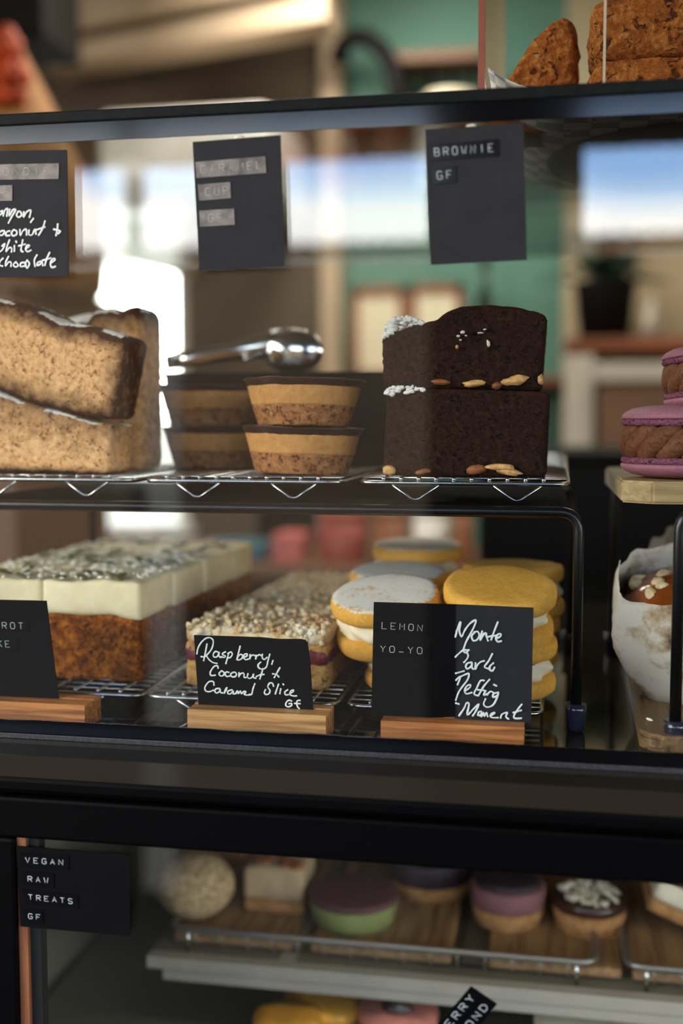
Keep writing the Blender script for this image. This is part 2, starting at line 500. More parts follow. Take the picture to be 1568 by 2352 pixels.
# street side: awning, far facade, pavement posts, dark stand-ins for the viewer (they only show as reflections in the glass)
g = G()
aw = [(-5, -.25, ZC + .1), (6, -.25, ZC + .1), (6, -2.6, EYE + .735), (-5, -2.6, EYE + .735)]
g.prism([Vector(p) for p in aw], [Vector(p) + Vector((0, 0, .03)) for p in aw])
o = g.obj('ceiling_awning', M['awning'], smooth=False); struct(o)
struct(G().box((-9, -8.3, 0), (10, -8, EYE + 1.37)).obj('wall_street', M['facade'], smooth=False))
x0, x1 = P(985, 500, 1.6).x, P(1338, 500, 1.6).x
struct(G().box((x0, -1.75, 0), (x1, -1.6, EYE + .95)).obj('viewer_block', M['matte_black'], smooth=False))  # dark block added as the viewer's silhouette in the reflection
x0, x1 = P(286, 400, 2.5).x, P(322, 400, 2.5).x
struct(G().box((x0, -2.53, 0), (x1, -2.5, EYE + .75)).obj('trim_6', M['awning'], smooth=False))

x0, x1 = P(1336, 500, 1.6).x, P(1720, 500, 1.6).x
struct(G().box((x0, -1.8, 0), (x1, -1.6, P(1450, 585, 1.6).z), bev=.01).obj('viewer_block_low', M['matte_black'], smooth=False))  # low dark block added to widen that silhouette and darken the reflection
x0, x1 = P(334, 800, 2.5).x, P(398, 800, 2.5).x
struct(G().box((x0, -2.54, 0), (x1, -2.5, P(366, 575, 2.5).z)).obj('trim_8', M['frame_white'], smooth=False))

# ---------------------------------------------------------------- the display case and the cabinet under it
ZF = EYE - .178            # top of the smoked floor of the case
CX0, CX1, CYB = -.62, .75, .55
case = thing('display_case', 'glass countertop display case with black edges holding two tiers of cakes', 'display case', (.05, .25, ZF - .012))
gt = .0025
zt0, zt1 = EYE + .1608, EYE + .1673
G().box((CX0, -gt, ZF), (CX1, gt, zt0)).obj('front_glass', M['glass'], case, smooth=False)
G().box((CX0, gt, zt0), (CX1, CYB, zt1)).obj('top_glass', M['glass'], case, smooth=False)
G().box((CX0, -.005, zt0), (CX1, gt, zt1), bev=.001).obj('top_edge', M['edge'], case, smooth=False)
G().box((CX0, -.035, ZF - .012), (CX1, CYB, ZF)).obj('floor_panel', M['case_floor'], case, smooth=False)
G().box((CX0, gt, ZF), (CX0 + .012, CYB, zt0)).obj('side_panel', M['black'], case, smooth=False)
G().box((CX1 - .012, gt, ZF), (CX1, CYB, zt0)).obj('side_panel', M['black'], case, smooth=False)
# wavy black sealing strips along the top and the foot of the front glass
def strip(name, z0, z1, amp0, amp1, tilt, mat, y=-gt):
    n = 160; vs = []; fs = []
    for i in range(n + 1):
        x = lerp(CX0, CX1, i / n)
        a = amp0 * noise.noise(Vector((x * 55, 0, 1))); b = amp1 * noise.noise(Vector((x * 45, 3, 2)))
        for dy in (0, .0012):
            vs += [Vector((x, y - dy - (tilt if 0 else 0), z0 + a)), Vector((x, y - dy - tilt, z1 + b))]
    for i in range(n):
        k = i * 4
        fs += [[k + 2, k + 6, k + 7, k + 3], [k, k + 1, k + 5, k + 4], [k + 1, k + 3, k + 7, k + 5], [k, k + 4, k + 6, k + 2]]
    new_mesh(name, vs, fs, mat, case, smooth=False)
M['strip_shine'] = plain('black_tape_shine', (12, 12, 14), .1, spec=.22)
strip('top_strip', EYE + .1512, EYE + .1608, .0004, 0, .00022, M['strip_shine'])
strip('bottom_strip', ZF, ZF + .0105, 0, .0009, 0, M['black_gloss'])
M['scuff'] = plain('scuffed_edge', (40, 40, 42), .55, nscale=900, namp=.8)
G().box((CX0, -.0052, ZF), (CX1, -.0038, ZF + .003), bev=.0004).obj('bottom_seal', M['scuff'], case, smooth=False)

cab = thing('display_cabinet', 'black framed lower display cabinet with a glass front below the cake case', 'display cabinet', (.05, .25, 0))
LX0 = P(37, 1950, -.035).x
zl = EYE - .2235
G().box((CX0, -.034, EYE - .2), (CX1, CYB, ZF - .012), bev=.003).obj('top_board', M['black'], cab, smooth=False)
G().box((CX0, -.037, zl), (CX1, .0, EYE - .2005), bev=.002).obj('frame_rail', M['black'], cab, smooth=False)
G().box((CX0, -.037, EYE - .66), (LX0, .0, zl), bev=.002).obj('frame_post', M['black'], cab, smooth=False)
M['rust_wood'] = wood('orange_reveal', (110, 62, 36), (160, 100, 64), 2)
G().box((LX0, -.034, EYE - .66), (LX0 + .0052, -.024, zl)).obj('post_reveal', M['rust_wood'], cab, smooth=False)
M['gasket'] = plain('grey_gasket', (34, 34, 34), .6, spec=.1)
G().box((LX0 + .0052, -.031, EYE - .66), (LX0 + .0115, -.024, zl)).obj('gasket', M['gasket'], cab, smooth=False)
G().box((LX0 + .0055, -.034, EYE - .66), (CX1, -.030, zl)).obj('front_glass', M['glass'], cab, smooth=False)
M['cab_inside'] = plain('cabinet_lining', (112, 108, 92), .55, nscale=6, namp=.12)
G().box((CX0, -.037, 0), (CX1, CYB, EYE - .66)).obj('plinth', M['black'], cab, smooth=False)
G().box((CX0, CYB - .01, EYE - .66), (CX1, CYB, EYE - .2)).obj('back_panel', M['cab_inside'], cab, smooth=False)
G().box((-.42, 0, EYE - .66), (-.41, CYB - .01, EYE - .2)).obj('side_panel', M['cab_inside'], cab, smooth=False)
G().box((CX1 - .01, 0, EYE - .66), (CX1, CYB - .01, EYE - .2)).obj('side_panel', M['cab_inside'], cab, smooth=False)

# ---------------------------------------------------------------- wire risers
def smooth_corner(a, b, c, r, n=6):
    """points that round the corner at b"""
    a, b, c = Vector(a), Vector(b), Vector(c)
    d1, d2 = (a - b).normalized(), (c - b).normalized()
    p, q = b + d1 * r, b + d2 * r
    return [(p * (1 - t) ** 2 + b * 2 * t * (1 - t) + q * t * t) for t in [i / n for i in range(n + 1)]]

def deck_material():
    m, N, L, b = base_mat('perforated_deck')
    tc = N.new('ShaderNodeTexCoord'); mp = N.new('ShaderNodeMapping'); mp.inputs['Scale'].default_value = (230, 230, 230)
    fr = N.new('ShaderNodeVectorMath'); fr.operation = 'FRACTION'
    sb = N.new('ShaderNodeVectorMath'); sb.operation = 'SUBTRACT'; sb.inputs[1].default_value = (.5, .5, .5)
    ml = N.new('ShaderNodeVectorMath'); ml.operation = 'MULTIPLY'; ml.inputs[1].default_value = (1, 1, 0)
    ln = N.new('ShaderNodeVectorMath'); ln.operation = 'LENGTH'
    rp = N.new('ShaderNodeValToRGB'); rp.color_ramp.elements[0].position = .28; rp.color_ramp.elements[1].position = .34
    rp.color_ramp.elements[0].color = lin((5, 5, 5)); rp.color_ramp.elements[1].color = lin((24, 22, 22))
    L.new(tc.outputs['Object'], mp.inputs[0]); L.new(mp.outputs[0], fr.inputs[0]); L.new(fr.outputs[0], sb.inputs[0])
    L.new(sb.outputs[0], ml.inputs[0]); L.new(ml.outputs[0], ln.inputs[0]); L.new(ln.outputs['Value'], rp.inputs[0]); L.new(rp.outputs[0], b.inputs['Base Color'])
    b.inputs['Roughness'].default_value = .75; b.inputs['Specular IOR Level'].default_value = .02
    return m
M['deck'] = deck_material()
M['riser'] = plain('black_wire', (14, 13, 14), .3, spec=.5)

def riser(name, label, xl, xr, yf, yb, zd, group='black wire shelf risers'):
    t = thing(name, label, 'shelf riser', ((xl + xr) / 2, (yf + yb) / 2, ZF), group)
    G().box((xl + .006, yf + .002, zd - .002), (xr - .006, yb - .002, zd)).obj('deck', M['deck'], t, smooth=False)
    r = .0032
    for y in (yf, yb):
        pts = [Vector((xl, y, ZF + .004))] + smooth_corner((xl, y, ZF), (xl, y, zd - .003), (xr, y, zd - .003), .011)
        pts += smooth_corner((xl, y, zd - .003), (xr, y, zd - .003), (xr, y, ZF), .011) + [Vector((xr, y, ZF + .004))]
        G().tube(pts, r, 10).obj('wire_frame', M['riser'], t)
        for x in (xl, xr):
            ft = G().lathe([(0, 0), (.0035, 0), (.0052, .002), (.0058, .012), (.0062, .0165), (.0052, .0165), (.0, .0165)], (x, y, ZF), 20)
            ft.obj('foot', M['rubber'], t)
    G().box((xl + .003, yf - .0012, zd - .0065), (xr - .003, yf + .0012, zd - .0015), bev=.0008).obj('front_lip', M['riser'], t, smooth=False)
    return t

ZD = EYE - .0478
Rl = P(213, 1200, .299).x
Rr = PZ(1322, 1690, ZF).x
riser('wire_riser', 'wide black wire riser carrying the blondies, caramel cups and brownies', Rl, Rr, .068, .299, ZD)
R2l = P(1556, 1400, .040).x
R2b = P(1410, 1400, .290).x
ZD2 = EYE - .0425 - .002
rt_ = riser('wire_riser', 'black wire riser at the right carrying the board of macarons', R2l, R2l + .36, .040, .30, ZD2)
ang = math.atan2(R2l - R2b, .26)
piv = Vector((R2l, .040, 0)); e0 = Vector(rt_['_o'])
rt_['_e'].rotation_euler = (0, 0, ang)
rt_['_e'].location = piv + Matrix.Rotation(ang, 3, 'Z') @ (e0 - piv)

# ---------------------------------------------------------------- chrome cooling racks
def rack(name, label, x0, x1, y0, y1, z, zfoot, nx=10, ny=22, tilt=0.0, group='chrome cooling racks'):
    """z: height of the rim, zfoot: the surface its feet stand on"""
    cx = (x0 + x1) / 2
    t = thing(name, label, 'cooling rack', (cx, (y0 + y1) / 2, zfoot), group, )
    r = .0013
    def zz(y):
        return z + tilt * (y - y0)
    cs = [(x0, y0), (x1, y0), (x1, y1), (x0, y1)]
    pts = []
    for i in range(4):
        a, b, c = cs[i - 1], cs[i], cs[(i + 1) % 4]
        pts += smooth_corner((a[0], a[1], 0), (b[0], b[1], 0), (c[0], c[1], 0), .009)
    pts = [Vector((p.x, p.y, zz(p.y))) for p in pts]
    G().tube(pts, r, 8, True).obj('rim', M['steel'], t)
    gx = G(); gy = G()
    for i in range(ny):
        y = lerp(y0 + .004, y1 - .004, i / (ny - 1)) + .002
        gx.tube([(x0 + .001, y, zz(y) + .0024), (x1 - .001, y, zz(y) + .0024)], .0006, 6)
    gx.obj('wires', M['steel'], t)
    for i in range(nx):
        x = lerp(x0 + .014, x1 - .014, i / (nx - 1))
        gy.tube([(x, y0 + .0002, zz(y0) + .0022), (x, y1 - .0002, zz(y1) + .0018)], .0009, 6)
        gy.blob((x, y0 - .0001, zz(y0) + .0023), (.0013, .0013, .0013), amp=0, seg=8)
    gy.obj('cross_wires', M['steel'], t)
    w = .0155
    for fx in (.27, .76):
        for y in (y0, y1):
            x = lerp(x0, x1, fx); zr = zz(y)
            pts = [(x - w, y, zr)] + smooth_corner((x - w, y, zr), (x, y, zfoot - .0008), (x + w, y, zr), .006) + [(x + w, y, zr)]
            G().tube([Vector(p) + Vector((0, .001, .0016 if 0 < i < len(pts) - 1 else 0)) for i, p in enumerate(pts)], .0008, 7).obj('foot', M['steel'], t)
    return t

ZR = EYE - .0352          # rim of the upper racks
ry0 = .074
ax1 = P(302, 1098, ry0).x; bx0 = P(333, 1100, ry0).x; bx1 = P(783, 1105, ry0).x; cx0 = P(827, 1105, ry0).x; cx1 = P(1305, 1108, ry0).x
rack('cooling_rack', 'chrome cooling rack under the tilted blondie slices', ax1 - .125, ax1, ry0, .275, ZR, ZD)
rack('cooling_rack', 'chrome cooling rack under the stacked caramel cups', bx0, bx1, ry0, .275, ZR, ZD)
rack('cooling_rack', 'chrome cooling rack under the two dark brownies', cx0, cx1, ry0, .275, ZR, ZD, tilt=.055)
ZR2 = EYE - .1675         # rim of the lower racks
ry2 = .062
dx1 = P(326, 1598, ry2).x; ex0 = P(336, 1610, ry2).x; ex1 = P(772, 1630, ry2).x; fx0 = P(797, 1622, ry2).x; fx1 = P(1243, 1650, ry2).x
rack('cooling_rack', 'chrome cooling rack under the iced carrot cake', dx1 - .16, dx1, ry2, .35, ZR2, ZF, ny=26)
rack('cooling_rack', 'chrome cooling rack under the raspberry crumble slices', ex0, ex1, ry2, .35, ZR2, ZF, ny=26)
rack('cooling_rack', 'chrome cooling rack under the lemon yo-yo biscuits', fx0, fx1, ry2, .35, ZR2, ZF, ny=26)

# ---------------------------------------------------------------- cakes
def rbox_unit(nx, ny, nz, rx, ry, rz, kz=1.0):
    """rounded unit box, x,y,z in 0..1, with its outward direction"""
    vs = []; key = {}; fs = []
    def vid(i, j, k):
        q = (i, j, k)
        if q not in key:
            key[q] = len(vs)
            vs.append(Vector((i / nx, j / ny, k / nz)))
        return key[q]
    for i in range(nx):
        for j in range(ny):
            fs.append([vid(i, j, 0), vid(i, j + 1, 0), vid(i + 1, j + 1, 0), vid(i + 1, j, 0)])
            fs.append([vid(i, j, nz), vid(i + 1, j, nz), vid(i + 1, j + 1, nz), vid(i, j + 1, nz)])
    for i in range(nx):
        for k in range(nz):
            fs.append([vid(i, 0, k), vid(i + 1, 0, k), vid(i + 1, 0, k + 1), vid(i, 0, k + 1)])
            fs.append([vid(i, ny, k), vid(i, ny, k + 1), vid(i + 1, ny, k + 1), vid(i + 1, ny, k)])
    for j in range(ny):
        for k in range(nz):
            fs.append([vid(0, j, k), vid(0, j, k + 1), vid(0, j + 1, k + 1), vid(0, j + 1, k)])
            fs.append([vid(nx, j, k), vid(nx, j + 1, k), vid(nx, j + 1, k + 1), vid(nx, j, k + 1)])
    raw = [v.copy() for v in vs]
    R = (rx, ry, rz)
    nrm = []
    for v in vs:
        d = Vector((0, 0, 0)); inner = v.copy()
        for a in range(3):
            c = min(max(v[a], R[a]), 1 - R[a]); inner[a] = c
            d[a] = (v[a] - c) / max(R[a], 1e-6)
        l = d.length
        if l > 1e-6:
            # square corner measure to round one
            mx = max(abs(d.x), abs(d.y), abs(d.z))
            s = mx / l if l > 0 else 1
            for a in range(3):
                v[a] = inner[a] + d[a] * R[a] * s
            nrm.append(d.normalized())
        else:
            nrm.append(Vector((0, 0, 1)))
    return vs, raw, nrm, fs

def slab(name, parent, bottom, top, y0, y1, mat, res=.0026, rnd=.004, amp=.0008, freq=420, seed=0, crust=None, dust=None, pits=0.0, yskew=0.0, toprough=0.0):
    """a cut slab: its front outline between two polylines of (x, z) metres, running back from y0 to y1"""
    bx = [p[0] for p in bottom]; w = max(bx) - min(bx)
    h = sum(p[1] for p in top) / len(top) - sum(p[1] for p in bottom) / len(bottom)
    d = y1 - y0
    nx, ny, nz = [max(4, min(70, int(q / res))) for q in (w, d, h)]
    vs, raw, nrm, fs = rbox_unit(nx, ny, nz, min(.45, rnd / w), min(.45, rnd / d), min(.45, rnd / abs(h)))
    out = []; cr = []; du = []
    so = Vector((seed * 7.3, seed * 3.1, seed * 1.7))
    for v, r, n in zip(vs, raw, nrm):
        b = poly_at(bottom, v.x); t = poly_at(top, v.x)
        x = lerp(b[0], t[0], v.z); z = lerp(b[1], t[1], v.z)
        p = Vector((x + yskew * v.y, lerp(y0, y1, v.y), z))
        q = p * freq + so
        k = noise.noise(q) * .6 + noise.noise(q * 2.3) * .4
        a_ = amp + (toprough if r.z > .93 else 0)
        p = p + n * (k * a_)
        if pits:
            c = noise.noise(p * freq * .55 + so * 2)
            if c > .28:
                p = p - n * (c - .28) * pits
        out.append(p)
        cr.append(crust(r, p) if crust else 0.0)
        du.append(dust(r, p) if dust else 0.0)
    attr = {}
    if crust: attr['crust'] = cr
    if dust: attr['dust'] = du
    return new_mesh(name, out, fs, mat, parent, attr=attr or None)

def fr(pts, Y):
    """pixel outline on the upright plane at depth Y, as (x, z)"""
    res = []
    for a, b in pts:
        p = P(a, b, Y); res.append((p.x, p.z))
    return res

def edge(v, a, b):
    return max(0.0, min(1.0, (v - a) / (b - a)))

def one_piece(name, label, cat, bottom, top, y0, y1, mat, group=None, **kw):
    z0 = min(p[1] for p in bottom); xm = (bottom[0][0] + bottom[-1][0]) / 2
    t = thing(name, label, cat, (xm, (y0 + y1) / 2, z0), group)
    o = slab('crumb', t, bottom, top, y0, y1, mat, **kw)
    return t, o

# -- blondies on the left rack
def bl_crust(r, p):
    return max(edge(r.z, .74, 1.0) ** .8 * 1.25, edge(1 - r.z, .70, 1.0) * 1.0, edge(r.x, .84, 1.0) * .95)
def bl_dust(r, p):
    return .62 if r.z > .985 and noise.noise(p * 60) > .05 else 0
Yb = .080
gB = 'blondie slices on the left rack'
one_piece('blondie_slice', 'tilted blondie slice with dark crust lying on top of another slice', 'cake slice',
          fr([(-60, 880), (0, 897), (60, 922), (130, 940), (200, 957), (262, 966)], Yb),
          fr([(-60, 672), (0, 686), (40, 694), (62, 698), (110, 722), (136, 738), (200, 746), (240, 755), (298, 777)], Yb),
          Yb, Yb + .037, M['blondie'], gB, seed=1, amp=.0007, pits=.003, crust=bl_crust, dust=bl_dust, rnd=.005)
one_piece('blondie_slice', 'pale blondie slice lying flat at the bottom of the front stack', 'cake slice',
          fr([(-60, 1082), (0, 1084), (120, 1087), (250, 1091)], Yb - .002),
          fr([(-60, 885), (0, 903), (40, 918), (84, 934), (150, 950), (205, 968), (262, 975)], Yb - .002),
          Yb - .002, Yb + .036, M['blondie'], gB, seed=2, amp=.001, pits=.003, crust=lambda r, p: max(edge(r.z, .3, 1.0) * .62, edge(1 - r.z, .86, 1) * .95), dust=bl_dust, rnd=.004)
zrk = ZR + .003
one_piece('blondie_slice', 'blondie slice standing on end behind the front stack', 'cake slice',
          [(P(190, 1075, .135).x, zrk), (P(332, 1075, .135).x, zrk)],
          fr([(190, 735), (215, 712), (250, 705), (275, 712), (290, 704), (310, 701), (328, 706)], .135),
          .135, .175, M['blondie'], gB, seed=3, amp=.0008, pits=.003, crust=lambda r, p: max(edge(r.z, .80, 1.0) * 1.2, edge(r.x, .95, 1) * .3), dust=bl_dust, rnd=.007)
one_piece('blondie_slice', 'blondie slice with a powdered top at the back of the left rack', 'cake slice',
          [(P(60, 1070, .20).x, zrk), (P(215, 1070, .20).x, zrk)],
          fr([(60, 722), (110, 728), (150, 730), (185, 720), (215, 716)], .20),
          .20, .25, M['blondie'], gB, seed=4, amp=.001, pits=.002, crust=bl_crust, dust=lambda r, p: .9 if r.z > .93 else 0, rnd=.006)

# -- brownies
def br_crust(r, p):
    return edge(r.z, .93, 1) * .6
Yw = .082
gW = 'dark brownies on the right rack'
def nut(parent, px, py, Y, w, h, mat, seed, name='almond'):
    p = P(px, py, Y); s = .00025
    from mathutils import Euler
    G().blob(p, (w * s, .003, h * s), Euler((0, random.uniform(-.2, .2), 0)), seed, .35, 14).obj(name, mat, parent)
tb, _ = one_piece('brownie', 'upper dark brownie with a domed top and icing sugar at its corner', 'brownie',
          fr([(878, 893), (1000, 893), (1120, 894), (1243, 897)], Yw - .003),
          fr([(876, 768), (900, 762), (960, 742), (1000, 735), (1030, 712), (1060, 702), (1120, 699), (1180, 703), (1220, 712), (1256, 722)], Yw - .003),
          Yw - .003, Yw + .043, M['brownie'], gW, seed=5, amp=.0009, pits=.003, rnd=.0035, crust=br_crust,
          dust=lambda r, p: 0)
# the heap of icing sugar on its near corner
def sugar(parent, outl, Y, d, seed):
    c = fr(outl, Y)
    n = len(c) - 1
    top = c; bot = [(x, z) for x, z in fr([(outl[0][0], outl[0][1] + 16), (outl[-1][0], outl[-1][1] + 10)], Y)]
    g = G()
    rnd_ = random.Random(seed)
    for i in range(150):
        u = rnd_.random(); f = rnd_.random() ** 2.2
        t_, b_ = poly_at(top, u), poly_at(bot, u)
        y = Y - .0004 + (d if rnd_.random() < .55 else 0) * rnd_.random()
        s = rnd_.uniform(.0007, .0021) * (1 - .4 * u)
        g.blob((t_[0], y, lerp(t_[1], b_[1], f * (1 - .5 * u)) - .0008), (s * 1.2, s, s * .8), None, i, .5, 7)
    f_ = g.obj('icing_sugar', M['white_powder'], parent); f_['kind'] = 'stuff'
sugar(tb, [(881, 762), (890, 738), (908, 726), (935, 724), (958, 730), (972, 738)], Yw - .002, .03, 3)
nut(tb, 1088, 881, Yw - .004, 27, 8, M['almond'], 1); nut(tb, 1182, 874, Yw - .004, 30, 12, M['almond'], 2)
nut(tb, 1010, 878, Yw - .003, 22, 7, M['nut_brown'], 3, 'hazelnut'); nut(tb, 1140, 886, Yw - .003, 12, 8, M['nut_brown'], 4, 'hazelnut')
nut(tb, 1241, 872, Yw - .003, 7, 12, M['almond'], 5)
for px, py, w, h in ((1052, 772, 4, 3), (1062, 763, 5, 4), (1070, 771, 3, 2), (1057, 781, 3, 2), (1103, 765, 7, 2), (1113, 757, 4, 2), (1121, 789, 4, 8), (1049, 797, 4, 5)):
    nut(tb, px, py, Yw - .0036, w, h, M['coconut'] if py < 796 else M['almond'], px, 'coconut_flake')
tb, _ = one_piece('brownie', 'lower dark brownie with nuts along its foot carrying the other one', 'brownie',
          fr([(878, 1092), (1000, 1096), (1120, 1098), (1254, 1096)], Yw - .001),
          fr([(888, 893), (920, 889), (980, 890), (1100, 893), (1230, 898), (1262, 902)], Yw - .001),
          Yw - .001, Yw + .045, M['brownie'], gW, seed=6, amp=.0009, pits=.003, rnd=.003, crust=br_crust)
sugar(tb, [(886, 899), (895, 888), (920, 882), (945, 884), (975, 889)], Yw - .001, .02, 5)
nut(tb, 893, 1080, Yw - .002, 16, 12, M['almond'], 7); nut(tb, 972, 1083, Yw - .002, 20, 6, M['nut_brown'], 8, 'hazelnut')
nut(tb, 1092, 1078, Yw - .002, 24, 11, M['nut_brown'], 9, 'hazelnut'); nut(tb, 1148, 1073, Yw - .003, 34, 9, M['almond'], 10); nut(tb, 1166, 1083, Yw - .002, 32, 8, M['almond'], 11)
zrb = ZR + .012
one_piece('brownie', 'brownie at the back of the right rack, showing only at the edge of the stack', 'brownie',
          [(P(1010, 1080, .15).x, zrb), (P(1236, 1080, .15).x, zrb)],
          [(P(1010, 1080, .15).x, EYE + .052), (P(1240, 725, .15).x, EYE + .056)],
          .15, .19, M['brownie'], gW, seed=8, amp=.001, pits=.003, rnd=.004, crust=br_crust)

# -- caramel cups
gC = 'caramel cups on the middle rack'
def cup(label, px_c, Y, z, rb, rt, h, seed, tilt=(0, 0)):
    c = P(px_c, 1000, Y)
    t = thing('caramel_cup', label, 'caramel cup', (c.x, Y, z), gC, (tilt[0], tilt[1], seed * 1.3))
    def rad(f):
        return lerp(rb, rt, f ** .85)
    def wob(a_):
        def w(p, a):
            k = noise.noise(Vector((math.cos(a) * 3 + seed * 5, math.sin(a) * 3, p.z * 90))) * a_
            k += noise.noise(Vector((math.cos(a) * 14 + seed, math.sin(a) * 14, p.z * 500))) * a_ * .7
            d = Vector((p.x, p.y, 0)).normalized() if p.x or p.y else Vector((0, 0, 0))
            return p + d * k + Vector((0, 0, k * .6))
        return w
    def ring(f0, f1, steps):
        return [(rad(lerp(f0, f1, i / steps)), lerp(f0, f1, i / steps) * h) for i in range(steps + 1)]
    G().lathe([(0, 0), (rb * .5, 0), (rb * .93, .0006)] + ring(.03, .45, 12) + [(rad(.45) * .6, .45 * h), (0, .45 * h)], n=72, wob=wob(.0009)).obj('nut_base', M['nut_base'], t, local=True)
    G().lathe([(0, .43 * h), (rad(.44) * .9, .43 * h)] + [(r * 1.004, zz) for r, zz in ring(.45, .88, 10)] + [(rad(.88) * .6, .88 * h), (0, .88 * h)], n=72, wob=wob(.0004)).obj('caramel_layer', M['caramel'], t, local=True)
    G().lathe([(0, .84 * h), (rad(.86), .85 * h), (rad(.88) * 1.012, .86 * h), (rt * 1.02, .97 * h), (rt * 1.05, 1.0 * h), (rt * 1.04, 1.012 * h), (rt * .97, 1.0 * h), (rt * .5, .985 * h), (0, .985 * h)], n=72, wob=wob(.0010)).obj('chocolate_top', M['choc'], t, local=True)
    return t
s1 = .67 / 2600
zc0 = ZR + .0032
hc = 113 * s1
cup('front caramel cup at the bottom, on the wire rack', 692, .112, zc0, 112 * s1, 143 * s1, hc, 1, (math.radians(1.5), math.radians(1.0)))
cup('front caramel cup stacked on top, its chocolate rim chipped', 697, .112, zc0 + hc * 1.005, 108 * s1, 143 * s1, hc, 2, (math.radians(2), math.radians(.5)))
cup('rear caramel cup at the bottom, behind the front pair', 495, .195, zc0, 112 * s1, 143 * s1, hc, 3)
cup('rear caramel cup stacked on top, behind the front pair', 487, .195, zc0 + hc * 1.005, 110 * s1, 143 * s1, hc, 4)

# -- black tin with the tongs lying on it
a = P(378, 860, .243); b = P(905, 862, .243)
tin = thing('loaf_tin', 'black loaf tin standing behind the caramel cups', 'tin', ((a.x + b.x) / 2, .27, ZD))
g = G(); zt = EYE + .0365
lo = [Vector((a.x + .006, .249, ZD)), Vector((b.x - .006, .249, ZD)), Vector((b.x - .006, .288, ZD)), Vector((a.x + .006, .288, ZD))]
hi = [Vector((a.x, .243, zt)), Vector((b.x, .243, zt)), Vector((b.x, .295, zt)), Vector((a.x, .295, zt))]
g.prism(lo, hi).obj('body', M['matte_black'], tin, smooth=False)
G().tube(hi, .0018, 8, True).obj('rolled_rim', M['matte_black'], tin)
tg = thing('tongs', 'shiny steel serving tongs lying across the black tin', 'tongs', (P(560, 840, .265).x, .265, zt + .002))
M['steel_shiny'] = plain('polished_steel', (214, 214, 216), .12, metal=1.0)
for dy, z_ in ((.0, 0), (.018, .006)):
    pts = [P(px, py - z_ * 1000, .258 + dy) for px, py in ((382, 848), (430, 838), (500, 826), (560, 816), (620, 806), (665, 806))]
    pts = [p + Vector((0, 0, .004)) for p in pts]
    G().tube(pts, [.0045, .0055, .0062, .0075, .010, .012], 12, flat=(Vector((0, 1, 0)), .35)).obj('arm', M['steel_shiny'], tg)
    c = P(685, 810 - z_ * 600, .258 + dy)
    gg = G()
    gg.blob(c + Vector((-.004, 0, .001)), (.024, .006, .0165), None, 1, .05, 24)
    gg.obj('scoop', M['steel_shiny'], tg)
G().tube(smooth_corner(P(560, 826, .25), P(640, 800, .25), P(560, 815, .25), .03, 10), .0016, 8).obj('locking_ring', M['steel_shiny'], tg)

# -- carrot cake in slices
gK = 'carrot cake slices on the left lower rack'
Yk = .084
zk0 = ZR2 + .003
zk1 = P(250, 1412, Yk).z; zk2 = P(250, 1337, Yk).z
def carrot(label, x0, x1, y0, y1, seed, seeds):
    t = thing('carrot_cake_slice', label, 'cake slice', ((x0 + x1) / 2, (y0 + y1) / 2, zk0), gK)
    e = .0006
    slab('cake_layer', t, [(x0 + e, zk0), (x1 - e, zk0)], [(x0 + e, zk1 + .001), (x1 - e, zk1 + .001)], y0 + e, y1 - e, M['carrot'], seed=seed, amp=.0011, pits=.004, rnd=.002)
    n = 7
    bot = []
    for i in range(n + 1):
        x = lerp(x0, x1, i / n)
        bot.append((x, zk1 - .0006 + .0016 * noise.noise(Vector((x * 60, seed, 0))) - (.0035 if i == n else (.002 if i == n - 1 else 0))))
    top = [(lerp(x0, x1, i / 5), zk2 + .0022 * noise.noise(Vector((i * .9, seed * 2.2, 4)))) for i in range(6)]
    slab('icing', t, bot, top, y0 - .0004, y1, M['icing'], seed=seed + 20, amp=.0003, freq=150, rnd=.0016, toprough=.0016, res=.003)
    from mathutils import Euler
    for i in range(seeds):
        x = random.uniform(x0 + .006, x1 - .006); y = random.uniform(y0 + .004, y1 - .006)
        G().blob((x, y, zk2 + .0016), (.0062, .003, .0013), Euler((random.uniform(-.25, .25), random.uniform(-.25, .25), random.uniform(0, 3.14))), i, .05, 12).obj('pumpkin_seed', M['seed'], t)
    fl = G()
    for i in range(seeds * 6):
        x = random.uniform(x0 + .003, x1 - .003); y = random.uniform(y0 + .003, y1 - .004)
        fl.blob((x, y, zk2 + .0014), (random.uniform(.0012, .003), .0007, .0007), Euler((random.uniform(-.5, .5), random.uniform(-.6, .6), random.uniform(0, 3.14))), i, .3, 6)
    f = fl.obj('coconut_flakes', M['coconut'], t); f['kind'] = 'stuff'
kx1 = P(324, 1500, Yk).x; kx0 = P(97, 1400, Yk).x; kxm = kx0 - (kx1 - kx0)
dk = .062
rows = [('front slice of carrot cake, its right-hand edge facing the raspberry slices', 'front slice of carrot cake behind its black sign'),
        ('second carrot cake slice behind the front right-hand one', 'second carrot cake slice behind the front left-hand one'),
        ('third carrot cake slice from the glass, on the right', 'third carrot cake slice from the glass, on the left'),
        ('rearmost carrot cake slice, on the right', 'rearmost carrot cake slice, on the left')]
for r, (la, lb) in enumerate(rows):
    y = Yk + r * (dk + .001); sh = .002 * r
    carrot(la, kx0 + .0004 + sh, kx1 + sh, y, y + dk, 30 + r, 8 if r < 2 else 6)
    carrot(lb, kxm + sh, kx0 - .0004 + sh, y, y + dk, 40 + r, 8 if r < 2 else 6)

